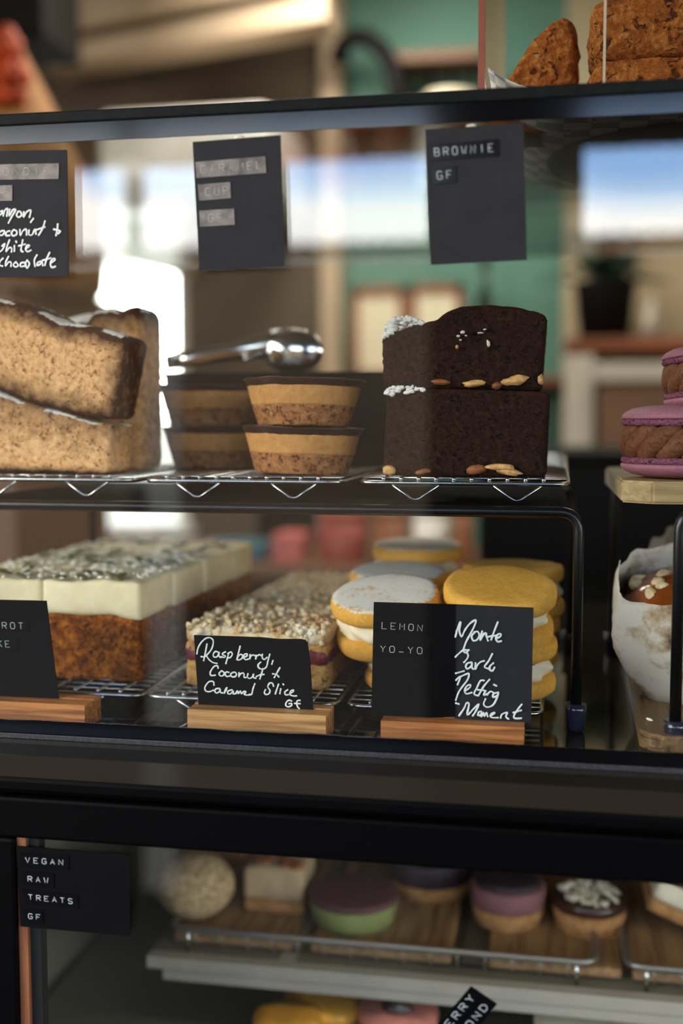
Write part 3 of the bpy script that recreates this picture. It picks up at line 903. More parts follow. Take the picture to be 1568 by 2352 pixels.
# -- raspberry, coconut and caramel slices
gR = 'raspberry crumble slices on the middle lower rack'
Yr = .082
zr0 = ZR2 + .003
def rasp(label, x0, x1, y0, y1, seed, crumbs):
    t = thing('raspberry_slice', label, 'cake slice', ((x0 + x1) / 2, (y0 + y1) / 2, zr0), gR)
    z1, z2, z3 = zr0 + .0165, zr0 + .0265, zr0 + .0385
    def wav(z, s, am=.002):
        return [(lerp(x0, x1, i / 8), z + am * noise.noise(Vector((i * .8, s, seed)))) for i in range(9)]
    slab('shortbread_base', t, [(x0, zr0), (x1, zr0)], wav(z1, 1), y0, y1, M['raspberry_base'], seed=seed, amp=.0012, pits=.003, rnd=.002)
    slab('raspberry_layer', t, wav(z1 - .001, 1), wav(z2, 2, .003), y0 - .0008, y1 + .0003, M['raspberry_jam'], seed=seed + 1, amp=.0022, freq=260, pits=.003, rnd=.003)
    slab('caramel_layer', t, wav(z2 - .006, 3, .003), wav(z2 + .002, 2, .003), y0 - .0002, y1, M['raspberry_base'], seed=seed + 3, amp=.0016, freq=260, rnd=.002)
    slab('crumble_top', t, wav(z2 + .0005, 2, .003), wav(z3, 4, .003), y0 - .0006, y1 + .0002, M['crumble'], seed=seed + 2, amp=.0018, freq=240, pits=.004, rnd=.004, toprough=.002)
    cr_ = G()
    for i in range(crumbs):
        s = random.uniform(.0008, .0034) * random.uniform(.6, 1)
        cr_.blob((random.uniform(x0 + .002, x1 - .002), random.uniform(y0 + .001, y1 - .002), z3 + random.uniform(-.001, .0018)), (s, s * random.uniform(.7, 1.2), s * .7), None, i, .9, 8)
    for i in range(crumbs // 4):
        s = random.uniform(.001, .0024)
        cr_.blob((random.uniform(x0 + .002, x1 - .002), y0 - .0008, random.uniform(z2 + .003, z3)), (s, s * .6, s), None, i + 50, .6, 8)
    f = cr_.obj('crumbs', M['crumble'], t); f['kind'] = 'stuff'
rx0 = P(426, 1520, Yr).x; rx1 = P(752, 1520, Yr).x
for i, (lab) in enumerate(['front raspberry crumble slice behind the handwritten sign', 'second raspberry crumble slice, behind the front one', 'third raspberry crumble slice, towards the back of its rack', 'rearmost raspberry crumble slice of its rack']):
    rasp(lab, rx0 + .003 * i, rx1 + .003 * i, Yr + .064 * i, Yr + .0615 + .064 * i, 50 + i * 5, 170 if i == 0 else 110)

# -- lemon yo-yos
gY = 'lemon yo-yo biscuits on the right lower rack'
from mathutils import Euler
def biscuit(name, parent, r, h, z, mat, seed, dust_top, off=(0, 0)):
    prof = [(0, 0), (r * .5, 0), (r * .93, .0004), (r * .985, h * .2), (r, h * .5), (r * .985, h * .82), (r * .95, h * .97), (r * .85, h * 1.02), (r * .6, h * 1.05), (r * .3, h * 1.06), (0, h * 1.06)]
    g = G()
    def wob(p, a):
        k = noise.noise(Vector((math.cos(a) * 1.5 + seed * 3, math.sin(a) * 1.5, 0))) * r * .035 + noise.noise(Vector((p.x * 300, p.y * 300, p.z * 300 + seed))) * .0004
        d = Vector((p.x, p.y, 0)).normalized()
        return p + d * k + Vector((0, 0, noise.noise(Vector((p.x * 90, p.y * 90, seed))) * .0007))
    g.lathe(prof, (off[0], off[1], z), 64, wob=wob)
    du = []
    for v in g.v:
        rr = math.hypot(v.x - off[0], v.y - off[1]) / r
        du.append((.64 + .34 * noise.noise(Vector((v.x * 30 + v.y * 170, v.y * 40 - v.x * 40, seed)))) * (1 if rr < .9 else .7) + .12 * noise.noise(v * 70 + Vector((seed, 0, 0))) if dust_top and v.z - z > h * .9 and rr < .97 else 0)
    return new_mesh(name, g.v, g.f, mat, parent, local=True, attr={'dust': du})
def cream(parent, r, z0, z1, seed, mat, name='cream_filling'):
    g = G()
    def wob(p, a):
        k = .0035 * math.sin(a * 7 + p.z * 500 + seed) * .5 + .003 * noise.noise(Vector((math.cos(a) * 3, math.sin(a) * 3, seed + p.z * 60)))
        d = Vector((p.x, p.y, 0)).normalized()
        return p + d * k
    m = (z0 + z1) / 2; h = (z1 - z0) / 2
    prof = [(0, z0)] + [(r * .82 + r * .18 * math.cos(q), m + h * math.sin(q)) for q in [math.radians(-80 + 20 * i) for i in range(9)]] + [(0, z1)]
    g.lathe(prof, n=72, wob=wob).obj(name, mat, parent, local=True)
def yoyo(label, px, Y, z, r, seed, dusted, tilt=(0, 0), jam=False, hb=.0112, hc_=.0118):
    c = P(px, 1400, Y)
    t = thing('sandwich_biscuit', label, 'biscuit', (c.x, Y, z), gY, (tilt[0], tilt[1], 0))
    biscuit('biscuit', t, r, hb, 0, M['yo_biscuit'], seed, False)
    cream(t, r * .9, hb * .95, hb + hc_, seed, M['butter_cream'])
    if jam:
        cream(t, r * .86, hb + hc_ - .002, hb + hc_ + .0015, seed + 2, M['jam'], 'jam_layer')
    biscuit('biscuit', t, r * 1.01, hb, hb + hc_ - .0004, M['yo_biscuit'], seed + 1, dusted, off=(random.uniform(-.0015, .0015), random.uniform(-.0015, .0015)))
    return t
zy = ZR2 + .0032
sy = .70 / 2600
r1 = 126 * sy
yoyo('lower yo-yo with jam of the right-hand stack, half hidden by the sign', 1152, .108, zy, r1, 1, False, (math.radians(3), 0), True)
yoyo('upper plain yo-yo of the right-hand stack', 1143, .106, zy + .0346, r1 * 1.01, 3, False, (math.radians(14), math.radians(2.0)))
yoyo('lower yo-yo of the left-hand stack, behind the sign', 955, .112, zy, r1 * .95, 5, False, (math.radians(3), 0), hb=.0095, hc_=.0085)
yoyo('upper sugar-dusted yo-yo of the left-hand stack', 897, .108, zy + .0268, r1, 7, True, (math.radians(14), math.radians(-3.5)))
yoyo('sugar-dusted yo-yo on the stack behind the left-hand one', 917, .180, zy + .0300, r1 * .98, 9, True, (math.radians(5), 0))
yoyo('lower yo-yo of the stack behind the left-hand one', 925, .182, zy, r1 * .98, 11, False, hb=.0100, hc_=.0100)
yoyo('rearmost sugar-dusted yo-yo, on top of the back stack', 956, .262, zy + .0400, r1, 13, True, (math.radians(3), 0))
yoyo('rearmost yo-yo at the bottom of the back stack', 960, .262, zy, r1, 15, False, hb=.0130, hc_=.0145)
yoyo('lower yo-yo behind the right-hand stack', 1165, .185, zy, r1, 17, False)
yoyo('upper yo-yo behind the right-hand stack', 1180, .185, zy + .0346, r1, 19, False)

# -- macarons on their board
zb1 = P(1480, 1106, .052).z; zb0 = ZD2 + .0
brd = thing('serving_board', 'pale wooden board with clipped corners under the macarons', 'board', (P(1560, 1120, .12).x, .15, zb0))
xl = P(1428, 1120, .058).x
c_ = .016
ol = [(xl, .052 + c_ * .8), (xl + c_, .052), (xl + .17, .052), (xl + .17, .27), (xl + c_, .27), (xl, .27 - c_)]
bm = bmesh.new()
vv = [bm.verts.new((x, y, zb0)) for x, y in ol]; vt = [bm.verts.new((x, y, zb1)) for x, y in ol]
bm.faces.new(vv[::-1]); bm.faces.new(vt)
for i in range(6):
    bm.faces.new([vv[i], vv[(i + 1) % 6], vt[(i + 1) % 6], vt[i]])
bmesh.ops.bevel(bm, geom=bm.edges[:], offset=.0012, segments=2, affect='EDGES')
g = G(); g.bm(bm); g.obj('plank', M['bamboo_pale'], brd, smooth=False)

gM = 'stacked pink macarons'
def macaron(label, px, Y, z, r, seed, rot, nib=False):
    c = P(px, 1000, Y)
    t = thing('macaron', label, 'macaron', (c.x, Y, z), gM, rot)
    k = r / .0375
    def shell(z0, up, s):
        prof = [(0, .0), (r * .5, .0), (r * .86, .0005), (r * .985, .0028), (r * 1.0, .005), (r * .99, .0068)]
        foot = [(r * .96, .0066), (r * 1.0, .0074), (r * 1.015, .0088), (r * .99, .0104), (r * .6, .0104), (0, .0104)]
        dome = [(0, 0), (r * .35, .0002), (r * .62, .0009), (r * .82, .0022), (r * .93, .0042), (r * .985, .0062), (r * 1.0, .0078), (r * .97, .0086), (0, .0086)]
        ft = [(0, .0084), (r * .94, .0084), (r * .975, .0092), (r * .985, .0106), (r * .96, .0122), (r * .6, .0124), (0, .0124)]
        def tr(pf):
            out = [(a, z0 + b * k) for a, b in pf]
            if up:
                out = [(a, z0 + .0124 * k - b * k) for a, b in pf][::-1]
            return out
        def wobf(p, a):
            q = noise.noise(Vector((math.cos(a) * 26 + s, math.sin(a) * 26, p.z * 1500))) * .0014
            return p + Vector((p.x, p.y, 0)).normalized() * q
        g = G().lathe(tr(dome), n=72)
        cr_ = [(.5 + .4 * noise.noise(v * 120 + Vector((s, 0, 0)))) if noise.noise(v * 90 + Vector((s, 3, 0))) > .38 and up else 0 for v in g.v]
        o = new_mesh('shell', g.v, g.f, M['macaron'], t, local=True, attr={'crust': cr_})
        h = part_of(o, t)
        G().lathe(tr(ft), n=120, wob=wobf).obj('ruffled_foot', M['macaron_foot'], h, local=True)
    shell(0, False, seed)
    hc2 = .019 * k
    z1 = .0118 * k
    g = G()
    nl = 15
    for i in range(nl):       # piped swirls leaning round the edge
        a0 = 2 * math.pi * i / nl + seed
        pts = []; rs = []
        for q in range(9):
            f = q / 8; a = a0 + (f - .5) * .75
            rr = r * (.80 + .05 * math.sin(f * math.pi))
            pts.append((rr * math.cos(a), rr * math.sin(a), z1 + hc2 * (.02 + .96 * f)))
            rs.append(r * (.125 + .06 * math.sin(f * math.pi)))
        g.tube(pts, rs, 10)
    g.lathe([(0, z1 - .001), (r * .78, z1 - .001), (r * .86, z1 + hc2 / 2), (r * .78, z1 + hc2 + .001), (0, z1 + hc2 + .001)], n=48)
    g.obj('chocolate_cream', M['ganache'], t, local=True)
    shell(z1 + hc2 - .0006, True, seed + 4)
    if nib:
        M['blue'] = plain('blue_sprinkle', (40, 150, 180), .4)
        a = math.radians(252)
        G().blob((r * .985 * math.cos(a), r * .985 * math.sin(a), z1 + hc2 * .55), (.0009, .0009, .0014), None, 1, .1, 10).obj('sprinkle', M['blue'], t, local=True)
    return t
sm = .66 / 2600
macaron('lower pink macaron with chocolate cream, standing on the pale board', 1578, .098, zb1, 149 * sm, 2, (0, 0, 0))
macaron('upper pink macaron resting on another macaron at the edge of the photo', 1662, .100, zb1 + .0400, 134 * sm, 5, (math.radians(-3), math.radians(-3), .35), True)

# -- muffin in paper on a bamboo board
zq = ZF + .0095
bl_, bf = PZ(1426, 1478, zq), PZ(1472, 1688, zq)
bw = .17
brd = thing('bamboo_board', 'long bamboo board under the paper-wrapped muffin', 'board', (bf.x + .06, .15, ZF))
ol = []
for cx_, cy_, sx, sy2 in ((bf.x, bf.y, 1, 1), (bf.x + bw, bf.y, -1, 1), (bf.x + bw, bl_.y, -1, -1), (bl_.x, bl_.y, 1, -1)):
    ol.append((cx_, cy_))
pts = []
for i in range(4):
    a, b, c = ol[i - 1], ol[i], ol[(i + 1) % 4]
    pts += smooth_corner((*a, 0), (*b, 0), (*c, 0), .012, 5)
bm = bmesh.new()
v0 = [bm.verts.new((p.x, p.y, ZF)) for p in pts]; v1 = [bm.verts.new((p.x, p.y, zq)) for p in pts]
bm.faces.new(v0[::-1]); bm.faces.new(v1)
for i in range(len(pts)):
    k = (i + 1) % len(pts); bm.faces.new([v0[i], v0[k], v1[k], v1[i]])
bmesh.ops.bevel(bm, geom=[e for e in bm.edges if abs(e.verts[0].co.z - e.verts[1].co.z) < 1e-6], offset=.0025, segments=3, affect='EDGES')
g = G(); g.bm(bm); g.obj('plank', M['bamboo'], brd, smooth=False)
r_ = G().blob(PZ(1491, 1655, zq) + Vector((0, 0, .0007)), (.0013, .003, .0008), Euler((0, 0, .5)), 2, .1, 10)
o = r_.obj('rice_grain', M['coconut'], origin=PZ(1491, 1655, zq)); tag(o, 'single pale grain lying on the bamboo board', 'grain')

def muffin(label, px, Y, seed, sc_=1.0):
    c = P(px, 1500, Y)
    t = thing('wrapped_muffin', label, 'muffin', (c.x, Y, zq + .004), 'paper-wrapped muffins', (math.radians(13), math.radians(-4), 0))
    n = 84; vs = []; fs = []
    levels = [(.0, .031), (.008, .036), (.018, .042), (.030, .047), (.040, .048), (.050, .0465), (.058, .044), (.064, .042)]
    rg = random.Random(int(seed * 100)); nc = 9
    ca = sorted(2 * math.pi * (i + rg.uniform(-.28, .28)) / nc for i in range(nc))
    ck = [rg.uniform(-.05, .10) for i in range(nc)]
    ck[min(range(nc), key=lambda i: abs(ca[i] - math.pi * 1.03))] = .17     # a fold that sticks out to the left
    def facet(a):
        for i in range(nc):
            a0, a1 = ca[i], ca[(i + 1) % nc] + (2 * math.pi if i == nc - 1 else 0)
            aa = a if a >= ca[0] else a + 2 * math.pi
            if a0 <= aa <= a1:
                t_ = (aa - a0) / (a1 - a0)
                p0 = Vector((math.cos(a0), math.sin(a0))) * (1 + ck[i]); p1 = Vector((math.cos(a1), math.sin(a1))) * (1 + ck[(i + 1) % nc])
                q_ = p0.lerp(p1, t_)
                return q_
        return Vector((math.cos(a), math.sin(a)))
    for li, (z, r) in enumerate(levels):
        f = li / (len(levels) - 1)
        for j in range(n):
            a = 2 * math.pi * j / n
            bl = math.sin(min(1.0, f * 1.5 + .15) * math.pi * .5)
            q_ = Vector((math.cos(a), math.sin(a))).lerp(facet(a), bl)
            k = .0022 * f * noise.noise(Vector((q_.x * 5, q_.y * 5, f * 5 + seed))) + .0009 * noise.noise(Vector((q_.x * 13, q_.y * 13, f * 14 + seed)))
            rr = r * sc_ + k
            up = .007 * f ** 3 * noise.noise(Vector((math.cos(a) * 2.2, math.sin(a) * 2.2, seed)))
            vs.append(Vector((rr * q_.x, rr * q_.y, (z + up - .012 * f ** 3 * max(0, -math.sin(a))) * 1.28 * sc_)))
    for li in range(len(levels) - 1):
        for j in range(n):
            k = (j + 1) % n
            fs.append([li * n + j, li * n + k, (li + 1) * n + k, (li + 1) * n + j])
    fs.append([j for j in range(n)][::-1])
    o = new_mesh('paper_wrap', vs, fs, M['paper_stain'], t, local=True)
    so = o.modifiers.new('thick', 'SOLIDIFY'); so.thickness = .0004
    G().lathe([(0, .003), (.027 * sc_, .003), (.040 * sc_, .042 * sc_), (.043 * sc_, .052 * sc_), (.03 * sc_, .064 * sc_), (0, .068 * sc_)], n=40, wob=lambda p, a: p + Vector((0, 0, .003 * noise.noise(p * 90)))).obj('cake', M['muffin'], t, local=True)
    G().lathe([(0, .056 * sc_), (.038 * sc_, .056 * sc_), (.039 * sc_, .061 * sc_), (.028 * sc_, .0695 * sc_), (0, .075 * sc_)], n=40, wob=lambda p, a: p + Vector((0, 0, .004 * noise.noise(p * 70)))).obj('toffee_glaze', M['toffee'], t, local=True)
    for i in range(16):
        a = random.uniform(0, 6.28); rr = random.uniform(.006, .036) * sc_
        G().blob((rr * math.cos(a), rr * math.sin(a), lerp(.075, .065, rr / .036) * sc_), (random.uniform(.004, .0085), random.uniform(.004, .007), .0036), Euler((random.uniform(-.6, .6), random.uniform(-.6, .6), a)), i, .4, 8).obj('nut_chunk', M['almond_pale'], t, local=True)
    return t
M['almond_pale'] = plain('nut_chunk', (226, 196, 150), .5, nscale=250, namp=.25)
M['paper_stain'] = crumb('stained_baking_paper', [(.33, (74, 62, 58)), (.41, (168, 146, 116)), (.48, (208, 198, 184)), (.8, (216, 208, 196))], 20, None, bump=.1, rough=.7)
muffin('paper-wrapped muffin with toffee and nuts at the front of the bamboo board', 1590, .135, .35)
muffin('second paper-wrapped muffin, further back on the bamboo board', 1640, .25, 1.1)

# ---------------------------------------------------------------- signs and their writing
NY = Vector((0, 1, 0))
def quad_at(q, u, v):
    """pixel inside a quad (tl, tr, br, bl), u to the right, v down"""
    tl, tr, br, bl = [Vector(p) for p in q]
    return tl * (1 - u) * (1 - v) + tr * u * (1 - v) + br * u * v + bl * (1 - u) * v

def plate(name, outline, Y, th, mat, parent, lean=0.0, bev=0.0):
    """thin upright card from its pixel outline"""
    fr_ = [P(a, b, Y) for a, b in outline]
    n = len(fr_)
    g = G().prism(fr_, [p + Vector((0, th, 0)) for p in fr_])
    g.f = [f[::-1] for f in g.f]
    return g.obj(name, mat, parent, smooth=False)

FONT = {
    'A': [[(0, 1), (.5, 0), (1, 1)], [(.2, .65), (.8, .65)]],
    'B': [[(0, 0), (0, 1), (.8, 1), (1, .85), (1, .65), (.8, .5), (0, .5)], [(.8, .5), (.95, .35), (.95, .15), (.75, 0), (0, 0)]],
    'C': [[(1, .1), (.8, 0), (.2, 0), (0, .2), (0, .8), (.2, 1), (.8, 1), (1, .9)]],
    'D': [[(0, 0), (0, 1), (.65, 1), (1, .7), (1, .3), (.65, 0), (0, 0)]],
    'E': [[(1, 0), (0, 0), (0, 1), (1, 1)], [(0, .5), (.7, .5)]],
    'F': [[(1, 0), (0, 0), (0, 1)], [(0, .5), (.75, .5)]],
    'G': [[(1, .15), (.8, 0), (.2, 0), (0, .2), (0, .8), (.2, 1), (.8, 1), (1, .85), (1, .55), (.55, .55)]],
    'H': [[(0, 0), (0, 1)], [(1, 0), (1, 1)], [(0, .5), (1, .5)]],
    'I': [[(.5, 0), (.5, 1)]],
    'K': [[(0, 0), (0, 1)], [(1, 0), (0, .55)], [(.3, .4), (1, 1)]],
    'L': [[(0, 0), (0, 1), (1, 1)]],
    'M': [[(0, 1), (0, 0), (.5, .55), (1, 0), (1, 1)]],
    'N': [[(0, 1), (0, 0), (1, 1), (1, 0)]],
    'O': [[(.2, 0), (.8, 0), (1, .2), (1, .8), (.8, 1), (.2, 1), (0, .8), (0, .2), (.2, 0)]],
    'P': [[(0, 1), (0, 0), (.75, 0), (1, .15), (1, .4), (.75, .55), (0, .55)]],
    'R': [[(0, 1), (0, 0), (.75, 0), (1, .15), (1, .38), (.75, .5), (0, .5)], [(.5, .5), (1, 1)]],
    'S': [[(1, .12), (.8, 0), (.2, 0), (0, .15), (0, .35), (.2, .48), (.8, .52), (1, .65), (1, .85), (.8, 1), (.2, 1), (0, .88)]],
    'T': [[(0, 0), (1, 0)], [(.5, 0), (.5, 1)]],
    'U': [[(0, 0), (0, .8), (.2, 1), (.8, 1), (1, .8), (1, 0)]],
    'V': [[(0, 0), (.5, 1), (1, 0)]],
    'W': [[(0, 0), (.25, 1), (.5, .4), (.75, 1), (1, 0)]],
    'Y': [[(0, 0), (.5, .5), (1, 0)], [(.5, .5), (.5, 1)]],
    '-': [[(0, .85), (1, .85)]],
}

def tape(parent, quad, text, Y, u0, u1, v0=.26, v1=.72, mat=None, ink=None, r=.00021, cw=.52):
    """an embossed label tape stuck on a card, letters spread evenly between u0 and u1"""
    mat = mat or M['tape']; ink = ink or M['emboss']
    o = plate('label_tape', quad, Y - .0005, .0004, mat, parent)
    g = G(); n = len(text)
    step = (u1 - u0) / max(1, n - 1 + cw)
    for i, ch in enumerate(text):
        if ch == ' ':
            continue
        for st in FONT[ch]:
            pts = []
            for (a, b) in st:
                q = quad_at(quad, u0 + step * (i + a * cw), lerp(v0, v1, b))
                pts.append(P(q.x, q.y, Y - .0006))
            g.tube(pts, r, 6, flat=(NY, .5))
    if g.v:
        h = part_of(o, parent)
        g.obj('lettering', ink, h)
    return o

def curve_pts(st, sub=4):
    """smooth a hand-drawn stroke"""
    if len(st) < 3:
        return [Vector((a, b)) for a, b in st]
    P_ = [Vector((a, b)) for a, b in st]; out = []
    for i in range(len(P_) - 1):
        p0, p1, p2, p3 = P_[max(i - 1, 0)], P_[i], P_[i + 1], P_[min(i + 2, len(P_) - 1)]
        for k in range(sub):
            t = k / sub
            out.append(.5 * ((2 * p1) + (p2 - p0) * t + (2 * p0 - 5 * p1 + 4 * p2 - p3) * t * t + (3 * p1 - p0 - 3 * p2 + p3) * t ** 3))
    out.append(P_[-1])
    return out

def handwriting(parent, strokes, ox, oy, scale, Y, r):
    g = G()
    for st in strokes:
        pts = curve_pts(st)
        w = [P(ox + p.x / scale, oy + p.y / scale, Y - .00035) for p in pts]
        rs = [r * (.85 + .3 * noise.noise(p * 400)) for p in w]
        g.tube(w, rs, 7, flat=(NY, .35))
        for e_ in (w[0], w[-1]):
            g.blob(e_, (r * .95, r * .35, r * .95), amp=0, seg=8)
    g.obj('handwriting', M['chalk'], parent)

def card(name, label, outline, Y, th=.0009, mat=None, group=None):
    xs = [p[0] for p in outline]; ys = [p[1] for p in outline]
    c = P((min(xs) + max(xs)) / 2, max(ys), Y)
    t = thing(name, label, 'sign', (c.x, Y, c.z), group)
    plate('card', outline, Y, th, mat or M['card'], t)
    return t

def putty(t, px, py, Y):
    p = P(px, py, Y)
    G().blob(p + Vector((0, .0022, 0)), (.0032, .0022, .0016), None, px, .3, 12).obj('putty', M['tack'], t)

# three cards stuck on the outside of the front glass
Yc = -.0075
t = card('price_card', 'black card at the left with lemon, coconut and white chocolate in chalk pen', [(-90, 348), (153, 344), (157, 635), (-80, 637)], Yc, mat=M['card_veil'])
tape(t, [(-75, 379), (135, 375), (134, 411), (-74, 414)], 'BLONDIE', Yc, .17, .90, mat=M['tape_sheen'], ink=M['emboss_dark'])
tape(t, [(-75, 428), (28, 425), (28, 461), (-74, 463)], 'GF', Yc, .42, .90, mat=M['tape_sheen'], ink=M['emboss_dark'])
handwriting(t, [
    [(-8, 690), (20, 665), (25, 642), (8, 650)], [(30, 688), (45, 640), (70, 625), (62, 690)], [(88, 632), (84, 690), (115, 638), (142, 636), (105, 700), (78, 752)],
    [(165, 650), (150, 685), (172, 702), (196, 680), (182, 650), (165, 652)], [(215, 655), (213, 702), (240, 655), (278, 640), (266, 700)], [(300, 715), (278, 746)],
    [(10, 828), (-8, 850), (10, 866), (36, 850), (40, 825), (15, 825)], [(86, 826), (60, 836), (55, 866), (86, 866)], [(120, 820), (104, 846), (120, 870), (150, 856), (150, 826), (125, 815)],
    [(180, 815), (184, 865), (205, 826), (236, 810), (240, 860)], [(262, 820), (260, 858), (290, 860), (315, 810), (325, 852)], [(405, 738), (385, 800), (350, 862)], [(330, 815), (402, 790)],
    [(520, 765), (515, 820), (505, 865)], [(485, 810), (543, 826), (525, 848)],
    [(-10, 1020), (25, 990), (45, 938), (20, 960)], [(86, 908), (66, 960), (55, 1012), (86, 975), (106, 985), (104, 1012)], [(130, 960), (130, 1006)], [(145, 919), (149, 927)],
    [(205, 908), (195, 960), (190, 1000), (206, 1012)], [(170, 960), (226, 945)], [(235, 986), (266, 960), (245, 955), (230, 990), (250, 1012), (278, 1000)],
    [(26, 1073), (2, 1100), (-6, 1130), (22, 1142)], [(76, 1058), (56, 1100), (50, 1142), (80, 1105), (100, 1110), (100, 1142)], [(140, 1108), (120, 1130), (140, 1150), (166, 1135), (145, 1106)],
    [(216, 1110), (190, 1115), (185, 1145), (217, 1142)], [(245, 1090), (230, 1120), (245, 1160), (266, 1120), (246, 1090)], [(332, 1043), (310, 1090), (316, 1142)],
    [(366, 1100), (340, 1110), (335, 1135), (364, 1125), (376, 1098), (386, 1136)], [(446, 1022), (420, 1080), (405, 1132)], [(385, 1090), (456, 1070)],
    [(465, 1110), (497, 1085), (480, 1074), (455, 1110), (465, 1152), (498, 1146)],
], 0, 320, 3.92, Yc, .00062)
t = card('price_card', 'dark card with three label tapes hanging above the caramel cups', [(442, 326), (644, 310), (652, 612), (458, 622)], Yc, mat=M['card_veil'])
putty(t, 546, 317, Yc)
tape(t, [(448, 372), (609, 359), (611, 397), (451, 409)], 'CARAMEL', Yc, .07, .94, mat=M['tape_sheen'], ink=M['emboss_dark'])
tape(t, [(454, 424), (528, 418), (530, 455), (457, 461)], 'CUP', Yc, .22, .92, mat=M['tape_sheen'], ink=M['emboss_dark'])
tape(t, [(457, 484), (537, 479), (539, 516), (459, 521)], 'GF', Yc, .26, .66, mat=M['tape_sheen'], ink=M['emboss_dark'])
t = card('price_card', 'dark card with two label tapes hanging above the dark brownies', [(976, 297), (1201, 282), (1210, 596), (989, 608)], Yc, mat=M['card_veil'])
putty(t, 1083, 290, Yc)
tape(t, [(985, 332), (1144, 319), (1146, 358), (988, 370)], 'BROWNIE', Yc, .07, .92)
tape(t, [(990, 385), (1046, 381), (1048, 419), (993, 424)], 'GF', Yc, .22, .82)

# cards standing in slotted wooden blocks on the floor of the case
def sign_block(t, tlx, trx, ty0, ty1, y0, y1, mat, h_in=.006):
    """oak block: front top edge runs between two pixels; stands on the floor; slot along the top"""
    a, b = P(tlx, ty0, y0), P(trx, ty1, y0)
    zt = (a.z + b.z) / 2
    ym = lerp(y0, y1, .55)
    prof = [(y0, ZF), (y0, zt - .0006), (y0 + .0006, zt), (ym - .0009, zt), (ym - .0009, zt - h_in), (ym + .0009, zt - h_in), (ym + .0009, zt + .0005), (y1 - .0006, zt + .0005), (y1, zt), (y1, ZF)]
    g = G().prism([Vector((a.x, y, z)) for y, z in prof], [Vector((b.x, y, z)) for y, z in prof])
    g.f = [f[::-1] for f in g.f]
    g.obj('wooden_block', mat, t, smooth=False)
    return ym
yb0, yb1 = .020, .044
ymid = lerp(yb0, yb1, .55)
Ys = ymid - .0005
t = card('sign_holder', 'black carrot cake sign in a wooden block at the left edge', [(-80, 1376), (106, 1380), (135, 1612), (-70, 1612)], Ys)
sign_block(t, -120, 194, 1612, 1614, yb0, yb1, M['wood_sign_dark'])
tape(t, [(-60, 1420), (64, 1423), (66, 1454), (-58, 1450)], 'CARROT', Ys, .06, .90)
tape(t, [(-60, 1461), (40, 1465), (43, 1496), (-57, 1492)], 'CAKE', Ys, .18, .80)
t = card('sign_holder', 'handwritten raspberry, coconut and caramel slice sign in an oak block', [(445, 1459), (600, 1464), (640, 1468), (690, 1468), (700, 1470), (706, 1476), (712, 1520), (719, 1636), (457, 1636)], Ys)
sign_block(t, 430, 748, 1634, 1640, yb0, yb1, M['wood_sign'])
handwriting(t, [
    [(140, 268), (150, 215), (180, 160), (225, 117), (270, 108), (300, 130), (302, 172), (285, 225), (248, 272), (215, 298), (183, 298)], [(215, 300), (235, 292), (262, 328), (300, 356), (340, 365)], [(240, 172), (226, 250), (208, 336)],
    [(362, 256), (325, 246), (303, 276), (312, 300), (342, 298), (362, 260), (360, 290), (378, 305)], [(425, 250), (396, 266), (402, 281), (425, 290), (414, 305), (386, 300)],
    [(458, 260), (445, 310), (430, 365)], [(450, 266), (480, 250), (493, 275), (475, 305), (447, 310)], [(572, 194), (556, 260), (540, 326)], [(548, 300), (576, 275), (598, 286), (590, 315), (560, 331), (540, 326)],
    [(610, 306), (640, 290), (640, 270), (616, 275), (605, 305), (625, 328), (652, 322)], [(672, 278), (668, 326), (677, 295), (700, 280), (714, 286)], [(730, 285), (728, 326), (737, 295), (766, 278), (780, 286)],
    [(795, 275), (794, 310), (815, 325), (840, 306)], [(868, 274), (850, 340), (835, 400), (800, 422), (760, 411), (752, 380), (776, 354)], [(900, 338), (889, 372)],
    [(352, 411), (345, 389), (315, 394), (285, 430), (272, 465), (285, 486), (322, 483)], [(386, 440), (361, 465), (375, 490), (405, 485), (411, 455), (388, 440)], [(458, 455), (435, 450), (422, 475), (440, 496), (467, 491)],
    [(500, 455), (480, 470), (485, 495), (515, 500), (536, 480), (525, 455), (500, 455)], [(562, 460), (560, 502), (571, 475), (600, 460), (612, 475), (612, 505), (630, 506)],
    [(650, 470), (645, 500), (665, 516), (695, 500), (705, 470), (705, 505), (728, 513)], [(800, 420), (785, 470), (770, 519)], [(735, 496), (770, 480), (810, 475)],
    [(969, 409), (940, 460), (914, 506)], [(898, 470), (935, 475), (958, 499)],
    [(310, 582), (305, 549), (270, 545), (240, 570), (219, 610), (230, 641), (265, 648), (302, 634)], [(365, 616), (330, 620), (319, 645), (340, 662), (370, 640), (372, 618), (376, 655), (396, 660)],
    [(415, 661), (425, 630), (441, 604), (430, 640)], [(490, 630), (455, 640), (449, 665), (475, 670), (505, 640), (500, 668), (522, 668)],
    [(530, 666), (545, 640), (555, 666), (575, 640), (586, 668), (610, 645), (630, 650), (614, 672), (640, 682), (668, 675)], [(719, 569), (700, 620), (688, 672), (658, 681)],
    [(906, 592), (895, 563), (865, 564), (849, 600), (871, 635), (860, 668), (830, 676), (814, 655), (826, 629)], [(956, 574), (940, 620), (924, 669)], [(978, 620), (970, 666)], [(1002, 572), (1006, 578)],
    [(1046, 630), (1020, 650), (1025, 678), (1052, 678)], [(1070, 666), (1100, 650), (1106, 632), (1080, 640), (1069, 675), (1100, 690), (1136, 690)],
    [(1086, 741), (1060, 733), (1034, 755), (1029, 785), (1055, 800), (1086, 786), (1086, 765), (1063, 768)], [(1170, 735), (1145, 738), (1139, 765), (1145, 795), (1162, 816)], [(1118, 765), (1170, 768)],
], 420, 1440, 4.3556, Ys, .00056)
Ym = ymid - .0012
